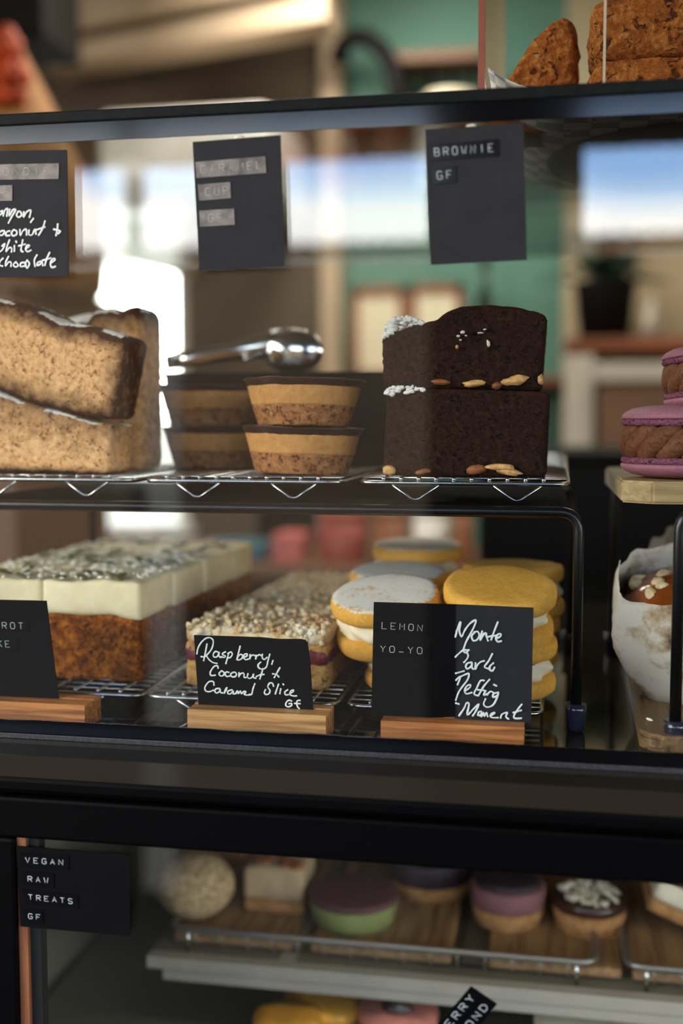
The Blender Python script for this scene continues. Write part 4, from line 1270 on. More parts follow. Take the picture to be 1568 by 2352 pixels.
t = card('sign_holder', 'double black sign for lemon yo-yos and monte carlo biscuits in a wooden block', [(858, 1383), (1044, 1388), (1044, 1646), (852, 1655)], Ym, th=.0008)
plate('handwritten_card', [(1044, 1388), (1225, 1396), (1219, 1673), (1044, 1650)], Ym + .0008, .0008, M['card_veil'], t)
sign_block(t, 874, 1203, 1654, 1674, yb0, yb1, M['wood_sign_dark'])
tape(t, [(866, 1418), (982, 1426), (980, 1460), (865, 1453)], 'LEMON', Ym, .10, .90, v0=.30, v1=.72)
tape(t, [(864, 1475), (989, 1480), (989, 1515), (863, 1508)], 'YO-YO', Ym, .08, .84, v0=.24, v1=.66)
handwriting(t, [
    [(806, 402), (826, 330), (850, 266), (850, 300), (842, 350), (862, 402), (890, 345), (935, 285), (986, 252), (985, 285), (945, 370), (905, 442), (884, 500), (880, 516)], [(846, 280), (815, 352)],
    [(978, 364), (953, 395), (965, 436), (1000, 430), (1022, 390), (1005, 355), (978, 360)], [(1047, 354), (1028, 437), (1057, 385), (1080, 370), (1086, 402), (1098, 436)], [(1187, 272), (1160, 340), (1128, 428)], [(1092, 406), (1140, 395), (1178, 391)],
    [(1170, 421), (1210, 400), (1216, 378), (1190, 380), (1169, 415), (1186, 446), (1217, 441)],
    [(806, 584), (835, 555), (878, 524), (926, 522)], [(880, 520), (890, 546), (915, 535)], [(905, 540), (921, 570), (910, 602), (884, 632)],
    [(952, 634), (915, 640), (899, 670), (915, 691), (950, 665), (956, 638), (954, 680), (967, 692)], [(987, 640), (985, 697), (1002, 660), (1030, 631), (1062, 620)], [(1137, 558), (1105, 620), (1068, 670), (1090, 686), (1112, 691)], [(1147, 640), (1120, 664), (1114, 696), (1140, 709), (1157, 680)],
    [(810, 731), (882, 711)], [(812, 792), (852, 760), (826, 832)], [(852, 762), (900, 740), (928, 737), (915, 790), (870, 850), (835, 902), (810, 972)],
    [(890, 891), (935, 860), (941, 835), (910, 845), (889, 885), (905, 916), (952, 905)], [(1062, 796), (1030, 800), (1000, 860), (974, 915), (1002, 931)], [(1112, 789), (1060, 850), (1013, 932)], [(1008, 880), (1062, 885)],
    [(1077, 890), (1060, 926), (1088, 918)], [(1093, 924), (1120, 895), (1147, 906)], [(1190, 904), (1150, 915), (1144, 945), (1180, 935), (1196, 905), (1170, 975), (1140, 1020), (1090, 1036), (1060, 1010), (1076, 964)], [(1153, 834), (1174, 844)],
    [(810, 1000), (836, 1008)], [(840, 1112), (885, 1045), (905, 1000), (928, 1010), (913, 1107), (970, 1050), (1017, 1008), (990, 1070), (963, 1112)], [(1010, 1106), (1016, 1080), (1042, 1075), (1030, 1110), (1008, 1106)],
    [(1040, 1118), (1060, 1085), (1065, 1117), (1086, 1085), (1096, 1118)], [(1120, 1116), (1150, 1095), (1161, 1085), (1130, 1095), (1119, 1120), (1150, 1131), (1188, 1130)], [(1213, 1132), (1226, 1100), (1272, 1085), (1260, 1120), (1283, 1142)],
    [(1402, 1013), (1365, 1060), (1334, 1110), (1340, 1136), (1398, 1136)], [(1328, 1085), (1398, 1065)],
], 840, 1360, 3.92, Ym + .0004, .00062)

# signs on the glass of the lower cabinet
Yl = -.0362
t = card('shelf_sign', 'black sign with four label tapes in the corner of the lower glass', [(37, 1944), (297, 1963), (297, 2150), (47, 2128)], Yl)
kw = dict(v0=.32, v1=.68, cw=.50)
tape(t, [(47, 1958), (157, 1966), (158, 1998), (48, 1991)], 'VEGAN', Yl, .10, .88, **kw)
tape(t, [(50, 2001), (123, 2007), (124, 2040), (52, 2034)], 'RAW', Yl, .18, .82, **kw)
tape(t, [(52, 2043), (178, 2056), (179, 2087), (54, 2075)], 'TREATS', Yl, .10, .90, **kw)
tape(t, [(54, 2087), (97, 2092), (99, 2123), (56, 2119)], 'GF', Yl, .24, .86, **kw)
t = card('shelf_sign', 'slanted pair of label tapes stuck on the glass at the bottom edge', [(1081, 2266), (1141, 2307), (1046, 2425), (986, 2384)], Yl)
tape(t, [(958, 2410), (1079, 2268), (1108, 2288), (987, 2430)], 'BERRY', Yl, .32, .92, v0=.26, v1=.72, cw=.55)
tape(t, [(989, 2431), (1110, 2289), (1139, 2308), (1018, 2450)], 'MOND', Yl, .45, .92, v0=.26, v1=.72, cw=.55)

# ---------------------------------------------------------------- biscuit jar on top of the case
ztj = zt1
bx0_, bx1_, by0, by1, hb_ = P(1100, 150, .045).x, .47, .045, .305, .24
jar = thing('biscuit_box', 'clear glass box of golden oat biscuits standing on the case top', 'box', ((bx0_ + bx1_) / 2, (by0 + by1) / 2, ztj))
th_ = .003
G().box((bx0_, by0, ztj), (bx1_, by1, ztj + th_)).obj('base', M['glass_jar'], jar, smooth=False)
G().box((bx0_, by0, ztj + th_), (bx1_, by0 + th_, ztj + hb_)).obj('front_pane', M['glass_jar'], jar, smooth=False)
G().box((bx0_, by1 - th_, ztj + th_), (bx1_, by1, ztj + hb_)).obj('back_pane', M['glass_jar'], jar, smooth=False)
G().box((bx0_, by0 + th_, ztj + th_), (bx0_ + th_, by1 - th_, ztj + hb_)).obj('side_pane', M['glass_jar'], jar, smooth=False)
G().box((bx1_ - th_, by0 + th_, ztj + th_), (bx1_, by1 - th_, ztj + hb_)).obj('side_pane', M['glass_jar'], jar, smooth=False)
G().box((bx0_ - .001, by0 - .001, ztj + hb_), (bx1_ + .001, by1 + .001, ztj + hb_ + .004), bev=.001).obj('lid', M['glass_jar'], jar, smooth=False)
M['rosy_edge'] = plain('rosy_glass_edge', (128, 74, 60), .35, spec=.3)
M['pale_edge'] = plain('pale_glass_edge', (206, 190, 172), .3, spec=.4)
G().box((bx0_ - .0006, by0 - .0006, ztj + .001), (bx0_ + .0030, by0 + .0036, ztj + hb_)).obj('corner_edge', M['rosy_edge'], jar, smooth=False)
xd = P(1385, 120, by0 + .006).x
G().box((xd, by0 + .0035, ztj + .004), (xd + .0012, by0 + .010, ztj + hb_)).obj('inner_rib', M['pale_edge'], jar, smooth=False)
tr = thing('tray', 'dark round tray under the checked paper in the biscuit box', 'tray', (.088, .2, ztj + th_))
G().lathe([(0, 0), (.090, 0), (.093, .002), (.094, .004), (.091, .004), (.088, .0025), (0, .0022)], (.088, .203, ztj + th_ + .0002), 72).obj('dish', M['matte_black'], tr)
def check_paper():
    m, N, L, b = base_mat('checked_paper')
    tc = N.new('ShaderNodeTexCoord'); ck = N.new('ShaderNodeTexChecker'); ck.inputs['Scale'].default_value = 62
    ck.inputs['Color1'].default_value = lin((232, 218, 212)); ck.inputs['Color2'].default_value = lin((176, 166, 166))
    L.new(tc.outputs['Object'], ck.inputs['Vector']); L.new(ck.outputs['Color'], b.inputs['Base Color']); b.inputs['Roughness'].default_value = .75
    return m
M['check'] = check_paper()
pp = thing('paper_liner', 'checked paper liner curling up at the left end of the biscuit box', 'paper', ((bx0_ + bx1_) / 2, .17, ztj + .008))
vs = []; fs = []; nu, nv = 90, 50
for i in range(nu + 1):
    for j in range(nv + 1):
        x = lerp(bx0_ + .0045, bx1_ - .006, i / nu); y = lerp(by0 + .0055, by1 - .006, j / nv)
        e = max(0, 1 - (x - bx0_) / .045); ef = max(0, 1 - (y - by0) / .03)
        z = ztj + .0082 + .021 * e ** 1.7 + .0035 * ef ** 2 * (.4 + noise.noise(Vector((x * 40, 1, 1)))) + .0011 * (noise.noise(Vector((x * 70, y * 70, 2))) + .5)
        vs.append(Vector((x, y, z)))
for i in range(nu):
    for j in range(nv):
        k = i * (nv + 1) + j
        fs.append([k, k + nv + 1, k + nv + 2, k + 1])
o = new_mesh('sheet', vs, fs, M['check'], pp)
so = o.modifiers.new('thick', 'SOLIDIFY'); so.thickness = .0003
gO = 'oat biscuits in the glass box'
def cookie(label, px0, px1, pytop, Y, zbase, seed, th, profile, rotz=0):
    """lumpy half-round biscuit: its outline (0..1 across, 0..1 up) extruded back and crumpled"""
    x0, x1 = P(px0, pytop, Y).x, P(px1, pytop, Y).x
    zt_ = P((px0 + px1) / 2, pytop, Y).z
    t = thing('oat_biscuit', label, 'biscuit', ((x0 + x1) / 2, Y, zbase), gO)
    top = [(lerp(x0, x1, u), lerp(zbase, zt_, v)) for u, v in profile]
    bot = [(x0 + .001, zbase), (x1 - .001, zbase)]
    slab('crumb', t, bot, top, Y - th / 2, Y + th / 2, M['cookie'], res=.0032, seed=seed, amp=.0022, freq=130, pits=.006, rnd=.009)
    return t
zj = ztj + .0100
arch = [(0, .06), (.08, .2), (.2, .42), (.36, .66), (.52, .84), (.68, .95), (.82, 1.0), (.93, .98), (1, .88)]
cookie('dark golden biscuit leaning at the left inside the glass box', 1122, 1330, 66, .150, zj, 61, .05, arch)
flat_ = [(0, .82), (.05, .9), (.18, .93), (.35, .97), (.5, 1.0), (.65, .99), (.8, .92), (.92, .88), (1, .74)]
zc = P(1450, 152, .11).z
cookie('big golden biscuit in the glass box, underneath, beside the left one', 1345, 1640, 152, .125, zj, 62, .055, [(0, .8), (.1, .96), (.5, 1), (.9, .95), (1, .8)])
cookie('big golden biscuit in the glass box, lying on top of another', 1352, 1620, 12, .122, zc + .0015, 63, .055, flat_)

# ---------------------------------------------------------------- inside the lower cabinet
shy = .195
a, b = P(335, 2190, shy), P(1568, 2312, shy)
zs1 = (a.z + b.z) / 2; x_l = a.x
sh = thing('cabinet_shelf', 'grey metal shelf with a ribbed front rail inside the lower cabinet', 'shelf', ((x_l + .6) / 2, .33, zs1 - .018))
G().box((x_l, shy, zs1 - .0095), (.735, shy + .012, zs1), bev=.0008).obj('front_rail', M['steel_dull'], sh, smooth=False)
G().box((x_l + .012, shy + .002, zs1 - .0185), (.735, shy + .010, zs1 - .0105), bev=.0008).obj('lower_rail', M['steel_dull'], sh, smooth=False)
G().box((x_l, shy + .012, zs1 - .004), (.735, .53, zs1 - .001)).obj('panel', M['cab_inside'], sh, smooth=False)
G().box((x_l + .10, shy + .012, zs1 - .001), (x_l + .112, .5, zs1 - .0004)).obj('channel', M['steel_dull'], sh, smooth=False)
def low_rack(label, x0, x1, zoff):
    z = zs1 + zoff
    t = thing('cooling_rack', label, 'cooling rack', ((x0 + x1) / 2, .33, zs1 - .001), 'wire racks in the lower cabinet')
    y0, y1 = shy + .015, .47; zw = zs1 + .0012
    pts = []
    cs = [(x0, y0), (x1, y0), (x1, y1), (x0, y1)]
    for i in range(4):
        p, q, r_ = cs[i - 1], cs[i], cs[(i + 1) % 4]
        pts += smooth_corner((*p, z), (*q, z), (*r_, z), .014)
    G().tube(pts, .0026, 10, True).obj('rim', M['steel_dark'], t)
    gx = G(); n = int((x1 - x0) / .019)
    for i in range(1, n):
        x = lerp(x0, x1, i / n)
        gx.tube([(x, y0, z), (x, y0 + .001, zw + .004), (x, y0 + .005, zw), (x, y1 - .005, zw), (x, y1 - .001, zw + .004), (x, y1, z)], .0007, 6)
    gx.obj('wires', M['steel_dark'], t)
    for x in (x0 + .014, x1 - .014):
        for y in (y0, y1):
            G().tube([(x, y, z), (x, y, zs1 - .001)], .0014, 8).obj('foot', M['steel'], t)
    return z
zlr = .0165
M['steel_dark'] = plain('worn_steel_wire', (150, 146, 138), .4, metal=.8)
rx = [P(396, 2140, shy + .02).x, P(1368, 2280, shy + .02).x, P(1436, 2280, shy + .02).x]
z_r = low_rack('wide wire rack under the wooden boards in the lower cabinet', rx[0], rx[1], zlr)
low_rack('wire rack at the right end of the lower cabinet', rx[2], .70, zlr)
gWB = 'wooden boards in the lower cabinet'
def wboard(label, px0, px1, py, y0, y1, mat):
    p0, p1 = P(px0, py, y0), P(px1, py, y0)
    z = zs1 + .002
    t = thing('serving_board', label, 'board', ((p0.x + p1.x) / 2, (y0 + y1) / 2, z), gWB)
    G().box((p0.x, y0, z), (p1.x, y1, z + .0075), bev=.002).obj('plank', mat, t, smooth=False)
    return z + .0075
wboard('brown board under the seeded ball and the pale square', 398, 668, 2160, .218, .42, M['board_brown'])
wboard('brown board under the green and mauve cake', 712, 1035, 2180, .218, .42, M['board_brown'])
wboard('brown board under the seed-topped cup and the pink cup', 1118, 1428, 2200, .218, .42, M['board_brown'])
zt_b = wboard('brown board under the layered slice at the right', 1452, 1760, 2250, .218, .42, M['board_brown'])

M['sesame'] = crumb('sesame_coat', [(.3, (150, 122, 84)), (.6, (206, 180, 138)), (.8, (226, 206, 168))], 240, (120, 92, 58), 300, .18, .9)
M['mauve'] = plain('mauve_top', (92, 54, 56), .7, nscale=120, namp=.2)
M['green_cake'] = plain('green_layer', (126, 134, 78), .75, nscale=90, namp=.15)
M['pink_layer'] = plain('pink_layer', (128, 84, 86), .75, nscale=80, namp=.1)
M['purple'] = plain('dark_berry_top', (46, 34, 40), .6, nscale=90, namp=.2)
M['biscuit_base'] = crumb('biscuit_base', [(.3, (140, 96, 56)), (.7, (190, 142, 92))], 150, None, rough=.9)
M['yellow'] = plain('yellow_cake', (222, 160, 54), .5, nscale=60, namp=.25)
M['peach'] = plain('peach_cake', (206, 128, 110), .6, nscale=60, namp=.2)
M['cream_tan'] = plain('tan_cream', (186, 160, 122), .7, nscale=60, namp=.15)
M['cream_top'] = plain('cream_top', (216, 206, 178), .6, nscale=60, namp=.12)
def px_r(px, Y):     # metres per photo pixel there
    return (P(px + 1, 2100, Y) - P(px, 2100, Y)).length
c = P(450, 2068, .25); r = 84 * px_r(450, .25)
bl2 = thing('bliss_ball', 'round ball coated in pale seeds on a board in the lower cabinet', 'cake', (c.x, .25, zt_b))
g = G(); bm = bmesh.new(); bmesh.ops.create_icosphere(bm, subdivisions=5, radius=1)
for v in bm.verts:
    k = 1 + .03 * noise.noise(v.co * 34) + .02 * noise.noise(v.co * 2)
    v.co = Vector((c.x, .25, zt_b + r * .80)) + Vector((v.co.x * r, v.co.y * r, max(-.80, v.co.z * .80) * r)) * k
g.bm(bm); g.obj('ball', M['sesame'], bl2)
def lower_cup(name, label, px, Y, rr_px, layers, n=56):
    c = P(px, 2100, Y); s = px_r(px, Y)
    t = thing(name, label, 'cake', (c.x, Y, zt_b))
    z = zt_b
    for nm, mat, h, r0, r1, rough in layers:
        h_, a0, a1 = h * s, r0 * rr_px * s, r1 * rr_px * s
        G().lathe([(0, z), (a0 * .95, z), (a0, z + h_ * .12), (a1, z + h_ * .9), (a1 * .95, z + h_), (a1 * .5, z + h_ * 1.03), (0, z + h_ * 1.04)], (c.x, Y, 0), n,
                  wob=lambda p, a: p + Vector((p.x, p.y, 0)).normalized() * rough * noise.noise(Vector((math.cos(a) * 5, math.sin(a) * 5, p.z * 120)))).obj(nm, mat, t)
        z += h_
    return t, c, z, s
lower_cup('layered_cake', 'round green cake with a mauve top on a board in the lower cabinet', 812, .265, 100, [('green_layer', M['green_cake'], 54, .90, 1.0, .001), ('mauve_top', M['mauve'], 14, 1.02, 1.02, .0006)])
t_, c_, z_, s_ = lower_cup('berry_cake', 'dark purple topped cake behind the green and mauve one', 990, .335, 96, [('biscuit_base', M['biscuit_base'], 34, .9, .98, .001), ('dark_top', M['purple'], 52, 1.0, 1.0, .001)])
t_, c_, z_, s_ = lower_cup('pink_cup', 'pink cup cake with a biscuit base beside the seeded one', 1165, .285, 86, [('biscuit_base', M['biscuit_base'], 44, .86, .96, .001), ('pink_layer', M['pink_layer'], 48, .98, 1.0, .0006), ('dark_top', M['purple'], 14, .9, .8, .002)])
t_, c_, z_, s_ = lower_cup('seed_cup', 'round tart topped with pale seeds on the right-hand brown board', 1352, .285, 84, [('biscuit_base', M['biscuit_base'], 52, .9, 1.0, .0015), ('dark_layer', M['choc'], 26, .98, .95, .001)])
g = G()
for i in range(90):
    a = random.uniform(0, 6.28); q = math.sqrt(random.random()) * 66 * s_
    g.blob((c_.x + q * math.cos(a),   .285 + q * math.sin(a), z_ + random.uniform(0, .004)), (.0042, .0022, .0013), Euler((random.uniform(-.7, .7), random.uniform(-.7, .7), a)), i, .1, 7)
f = g.obj('seed_topping', M['cream_top'], t_); f['kind'] = 'stuff'
def sq(name, label, px0, px1, Y, dep, layers, seed, topmat=None):
    x0, x1 = P(px0, 2100, Y).x, P(px1, 2100, Y).x; s = px_r(px0, Y)
    t = thing(name, label, 'cake', ((x0 + x1) / 2, Y + dep / 2, zt_b))
    z = zt_b
    for i, (nm, mat, h) in enumerate(layers):
        h *= s
        slab(nm, t, [(x0, z), (x1, z)], [(x0, z + h), ((x0 + x1) / 2, z + h * 1.04), (x1, z + h)], Y, Y + dep, mat, res=.004, seed=seed + i, amp=.0012, freq=180, rnd=.003)
        z += h
    return t, x0, x1, z
t_, x0_, x1_, z_ = sq('pale_square', 'pale iced square with nut topping next to the seeded ball', 558, 695, .262, .05, [('base', M['biscuit_base'], 30), ('cream_layer', M['cream_tan'], 72)], 70)
g = G()
for i in range(30):
    g.blob((random.uniform(x0_ + .004, x1_ - .004), random.uniform(.266, .308), z_ + .001), (.004, .003, .0025), None, i, .5, 7)
f = g.obj('nut_topping', M['nut_brown'], t_); f['kind'] = 'stuff'
sq('pale_square', 'pale iced square at the back, behind the seeded ball', 420, 560, .36, .05, [('base', M['biscuit_base'], 50), ('cream_layer', M['cream_tan'], 60)], 74)
t_, x0_, x1_, z_ = sq('layered_slice', 'layered slice with a nut top leaning at the right edge of the lower cabinet', 1475, 1700, .262, .06, [('biscuit_base', M['biscuit_base'], 34), ('cream_layer', M['cream_top'], 50), ('chocolate_layer', M['choc'], 24)], 78)
g = G()
for i in range(60):
    g.blob((random.uniform(x0_ + .004, x1_ - .004), random.uniform(.266, .318), z_ + .001), (.0045, .003, .0022), Euler((random.uniform(-.5, .5), random.uniform(-.5, .5), random.uniform(0, 3))), i, .4, 7)
f = g.obj('nut_topping', M['almond'], t_); f['kind'] = 'stuff'
t_['_e'].rotation_euler = (0, .38, 0); t_['_e'].location.z += (x1_ - x0_) / 2 * math.sin(.38)

# cakes on the shelf below, only their tops in view
zl2 = EYE - .47
lo_ = thing('cabinet_shelf', 'lowest shelf of the cabinet, under the yellow, peach and pale cakes', 'shelf', (.15, .3, zl2 - .006))
G().box((-.40, .08, zl2 - .006), (.735, .53, zl2), bev=.001).obj('panel', M['cab_inside'], lo_, smooth=False)
def low_cake(label, px, top_py, Y, rr_px, mat, seed, mat2=None):
    c = P(px, top_py, Y); s = px_r(px, Y); r = rr_px * s; h = c.z - zl2
    t = thing('cake', label, 'cake', (c.x, Y, zl2))
    w = lambda p, a: p + Vector((p.x, p.y, 0)).normalized() * .003 * noise.noise(Vector((math.cos(a) * 2.5, math.sin(a) * 2.5, seed + p.z * 30)))
    G().lathe([(0, zl2), (r * .9, zl2), (r * .95, zl2 + h * .6), (0, zl2 + h * .62)], (c.x, Y, 0), 48, wob=w).obj('cake_layer', M['biscuit_base'], t)
    G().lathe([(r * .9, zl2 + h * .58), (r, zl2 + h * .7), (r * .96, zl2 + h * .9), (r * .7, zl2 + h * .99), (r * .3, zl2 + h), (0, zl2 + h)], (c.x, Y, 0), 48, wob=w).obj('icing', mat, t)
    if mat2:
        G().blob((c.x, Y - r * .25, zl2 + h * .99), (r * .36, r * .36, .008), None, seed, .4, 16).obj('topping', mat2, t)
    return t
low_cake('bright yellow cake on the lowest shelf under the rail', 745, 2282, .24, 95, M['yellow'], 1)
low_cake('smaller yellow cake at the bottom edge of the photo', 660, 2325, .20, 80, M['yellow'], 2)
low_cake('peach coloured cake with a dark topping on the lowest shelf', 915, 2300, .23, 95, M['peach'], 3, M['choc'])
low_cake('wide pale cream cake at the right of the lowest shelf', 1390, 2322, .23, 165, M['cream_top'], 4)

# ---------------------------------------------------------------- behind the case
def wb(px0, py0, px1, py1, Y, dep):
    """box whose front face fills a pixel window at depth Y"""
    a, b = P(px0, py0, Y), P(px1, py1, Y)
    m0 = P(px0, (py0 + py1) / 2, Y); m1 = P(px1, (py0 + py1) / 2, Y)
    zt_, zb_ = P((px0 + px1) / 2, py0, Y).z, P((px0 + px1) / 2, py1, Y).z
    return (m0.x, Y, zb_), (m1.x, Y + dep, zt_)
M['red'] = plain('red_tin', (150, 62, 52), .5, nscale=8, namp=.2)
M['pink'] = plain('pink_box', (190, 96, 92), .5, nscale=8, namp=.15)
M['blue_tin'] = plain('blue_tin', (40, 104, 124), .45, nscale=8, namp=.15)
M['orange_wood'] = wood('orange_wood', (120, 66, 36), (168, 100, 58), 0, .15)
M['shelf_wood'] = wood('shelf_wood', (96, 50, 28), (140, 80, 46), 0, .15)
M['cab_brown'] = plain('brown_cabinet', (104, 74, 52), .6, nscale=6, namp=.1)
M['leaf'] = plain('dark_leaf', (44, 70, 46), .5, nscale=20, namp=.3)
M['tan'] = plain('tan_sack', (176, 128, 80), .85, nscale=12, namp=.25, bump=.4)
M['orange'] = plain('orange_leaf', (196, 74, 24), .6, nscale=20, namp=.3)
M['white_paint'] = plain('white_paint', (226, 222, 214), .5)
M['grey_pale'] = plain('pale_grey', (180, 172, 160), .6)

def simple(name, label, cat, px0, py0, px1, py1, Y, dep, mat, bev=.004, to=None, group=None):
    lo, hi = wb(px0, py0, px1, py1, Y, dep)
    if to is not None:
        lo = (lo[0], lo[1], to)
    c = ((lo[0] + hi[0]) / 2, Y + dep / 2, lo[2])
    o = G().box(lo, hi, bev=bev).obj(name, mat, origin=c, smooth=False)
    tag(o, label, cat, group)
    return o, lo, hi

# low counter along the back on the left, with tins and boxes on it
lo, hi = wb(-150, 1296, 1090, 1420, 1.75, .5)
zcn = hi[2]
ct = thing('back_counter', 'long low counter behind the case carrying blurred tins and boxes', 'counter', ((lo[0] + hi[0]) / 2, 2.0, 0))
G().box((lo[0], 1.75, zcn - .03), (hi[0], 2.25, zcn), bev=.004).obj('worktop', M['cab_brown'], ct, smooth=False)
G().box((lo[0] + .02, 1.77, 0), (hi[0] - .02, 2.25, zcn - .03)).obj('body', M['matte_black'], ct, smooth=False)
for nm, lab, cat, q, mat in (
        ('tin', 'large red tin on the back counter, seen under the shelf', 'tin', (722, 1176, 836, 1296), M['red']),
        ('carton', 'pink carton on the back counter beside the blue tin', 'carton', (622, 1228, 694, 1296), M['pink']),
        ('tin', 'low blue tin on the back counter behind the raspberry slices', 'tin', (476, 1250, 606, 1296), M['blue_tin']),
        ('canister', 'white canister on the back counter between two brown ones', 'canister', (946, 1165, 1030, 1296), M['white_paint']),
        ('canister', 'orange brown canister left of the white one on the back counter', 'canister', (850, 1172, 934, 1296), M['orange_wood']),
        ('canister', 'orange brown canister right of the white one on the back counter', 'canister', (1040, 1160, 1084, 1296), M['orange_wood']),
        ('toaster', 'dark appliance on the back counter left of the red tin', 'appliance', (588, 1150, 700, 1226), M['matte_black']),
        ('carton', 'pale grey box on the back counter under the window', 'carton', (60, 1222, 330, 1296), M['grey_pale'])):
    yy = 1.80 if nm != 'toaster' else 1.98
    lo, hi = wb(*q, yy, .11)
    if nm in ('tin', 'canister'):
        r = (hi[0] - lo[0]) / 2
        cc = ((lo[0] + hi[0]) / 2, yy + r, zcn)
        t = thing(nm, lab, cat, cc)
        h = hi[2] - zcn
        G().lathe([(0, zcn), (r * .97, zcn), (r, zcn + .004), (r, zcn + h * .84), (0, zcn + h * .84)], (cc[0], cc[1], 0), 40).obj('body', mat, t)
        G().lathe([(r * .5, zcn + h * .83), (r * 1.03, zcn + h * .84), (r * 1.03, zcn + h * .97), (r * .9, zcn + h), (0, zcn + h)], (cc[0], cc[1], 0), 40).obj('lid', mat, t)
    else:
        o = G().box((lo[0], lo[1], zcn), hi, bev=.006).obj(nm, mat, origin=((lo[0] + hi[0]) / 2, yy + .05, zcn), smooth=False)
        tag(o, lab, cat)

# tall black unit on the right
lo, hi = wb(1098, 1062, 1900, 1400, .95, .5)
bu = thing('fridge', 'large matte black counter unit right behind the case', 'counter', ((lo[0] + hi[0]) / 2, 1.2, 0))
G().box((lo[0], .95, 0), (hi[0], 1.45, hi[2]), bev=.006).obj('body', M['matte_black'], bu, smooth=False)
G().box((lo[0] - .01, .945, hi[2]), (hi[0], 1.455, hi[2] + .012), bev=.003).obj('top', M['matte_black'], bu, smooth=False)

# wooden back shelf with the two pictures and the bottle, on the teal wall
lo, hi = wb(752, 866, 1292, 886, 2.45, .2)
zsh = hi[2]
o = G().box((lo[0], 2.45, lo[2]), (hi[0], 2.645, zsh), bev=.003).obj('wall_shelf', M['shelf_wood'], origin=((lo[0] + hi[0]) / 2, 2.55, lo[2]), smooth=False)
tag(o, 'wooden wall shelf on the teal wall holding two framed pictures', 'shelf')
for k, (lab, a, b, tp) in enumerate((('left of the two cream pictures in wooden frames on the teal wall', 806, 932, 658), ('right of the two cream pictures in wooden frames on the teal wall', 938, 1064, 652))):
    lo, hi = wb(a, tp, b, 868, 2.52, .02)
    t = thing('framed_picture', lab, 'picture', ((lo[0] + hi[0]) / 2, 2.53, zsh), 'framed pictures on the wall shelf')
    g = G(); w_ = .022
    g.box((lo[0], 2.52, zsh), (lo[0] + w_, 2.54, hi[2])).box((hi[0] - w_, 2.52, zsh), (hi[0], 2.54, hi[2]))
    g.box((lo[0], 2.52, hi[2] - w_), (hi[0], 2.54, hi[2])).box((lo[0], 2.52, zsh), (hi[0], 2.54, zsh + w_))
    g.obj('frame', M['orange_wood'], t, smooth=False)
    G().box((lo[0] + w_, 2.528, zsh + w_), (hi[0] - w_, 2.536, hi[2] - w_)).obj('print', M['cream_top'], t, smooth=False)
lo, hi = wb(1086, 585, 1136, 868, 2.5, .05)
r = (hi[0] - lo[0]) / 2; h = hi[2] - zsh; cc = ((lo[0] + hi[0]) / 2, 2.53)
t = thing('bottle', 'slim dark bottle on the wall shelf beside the pictures', 'bottle', (cc[0], cc[1], zsh))
M['dark_glass'] = plain('dark_bottle', (26, 38, 32), .2)
G().lathe([(0, zsh), (r, zsh), (r, zsh + h * .5), (r * .8, zsh + h * .62), (r * .4, zsh + h * .75), (r * .38, zsh + h * .95), (0, zsh + h * .95)], (*cc, 0), 32).obj('body', M['dark_glass'], t)
G().lathe([(0, zsh + h * .93), (r * .45, zsh + h * .93), (r * .45, zsh + h), (0, zsh + h)], (*cc, 0), 24).obj('cap', M['matte_black'], t)

# upper shelf on the teal wall with the black arched lamp, bowl and small rack
lo, hi = wb(778, 262, 1100, 276, 2.42, .23)
zus = hi[2]
o = G().box((lo[0], 2.42, lo[2]), (hi[0], 2.645, zus), bev=.003).obj('wall_shelf', M['cab_brown'], origin=((lo[0] + hi[0]) / 2, 2.54, lo[2]), smooth=False)
tag(o, 'high brown shelf on the teal wall above the case', 'shelf')
pts = [P(a, b, 2.48) for a, b in ((912, 262), (912, 205), (902, 160), (880, 118), (845, 88), (812, 84), (786, 104), (778, 140))]
t = thing('desk_lamp', 'black arched lamp on the high shelf against the teal wall', 'lamp', (P(912, 262, 2.48).x, 2.48, zus))
G().tube(pts, [.028, .026, .026, .026, .026, .026, .024, .03], 14).obj('arched_arm', M['matte_black'], t)
G().lathe([(0, zus), (.06, zus), (.055, zus + .02), (.03, zus + .03), (0, zus + .03)], (pts[0].x, 2.48, 0), 32).obj('base', M['matte_black'], t)
c = P(968, 215, 2.58); G().lathe([(0, zus), (.03, zus), (.04, zus + .05), (.034, zus + .10), (0, zus + .105)], (c.x, 2.58, 0), 28).obj('jug', M['dark_glass'], origin=(c.x, 2.58, zus))
o = bpy.data.objects['jug']; tag(o, 'dark jug between the arched lamp and the cream bowl', 'jug')
c = P(1035, 230, 2.47); r = .068
o = G().lathe([(0, zus), (r * .5, zus), (r * .85, zus + .02), (r, zus + .055), (r * .97, zus + .055), (r * .8, zus + .025), (0, zus + .012)], (c.x, 2.47, 0), 36).obj('bowl', M['cream_top'], origin=(c.x, 2.47, zus))
tag(o, 'cream bowl on the high shelf, just above the case edge', 'bowl')
lo, hi = wb(905, 112, 1105, 138, 2.5, .12)
rk = thing('wall_rack', 'brown rack with hanging bars on the teal wall', 'rack', ((lo[0] + hi[0]) / 2, 2.58, lo[2]))
G().box((lo[0], 2.5, lo[2]), (hi[0], 2.645, hi[2]), bev=.003).obj('rack_board', M['cab_brown'], rk, smooth=False)
for f in (.15, .4, .65, .9):
    x = lerp(lo[0], hi[0], f)
    G().tube([(x, 2.55, lo[2]), (x, 2.55, lo[2] - .09), (x - .012, 2.55, lo[2] - .10)], .006, 8).obj('hook', M['matte_black'], rk)

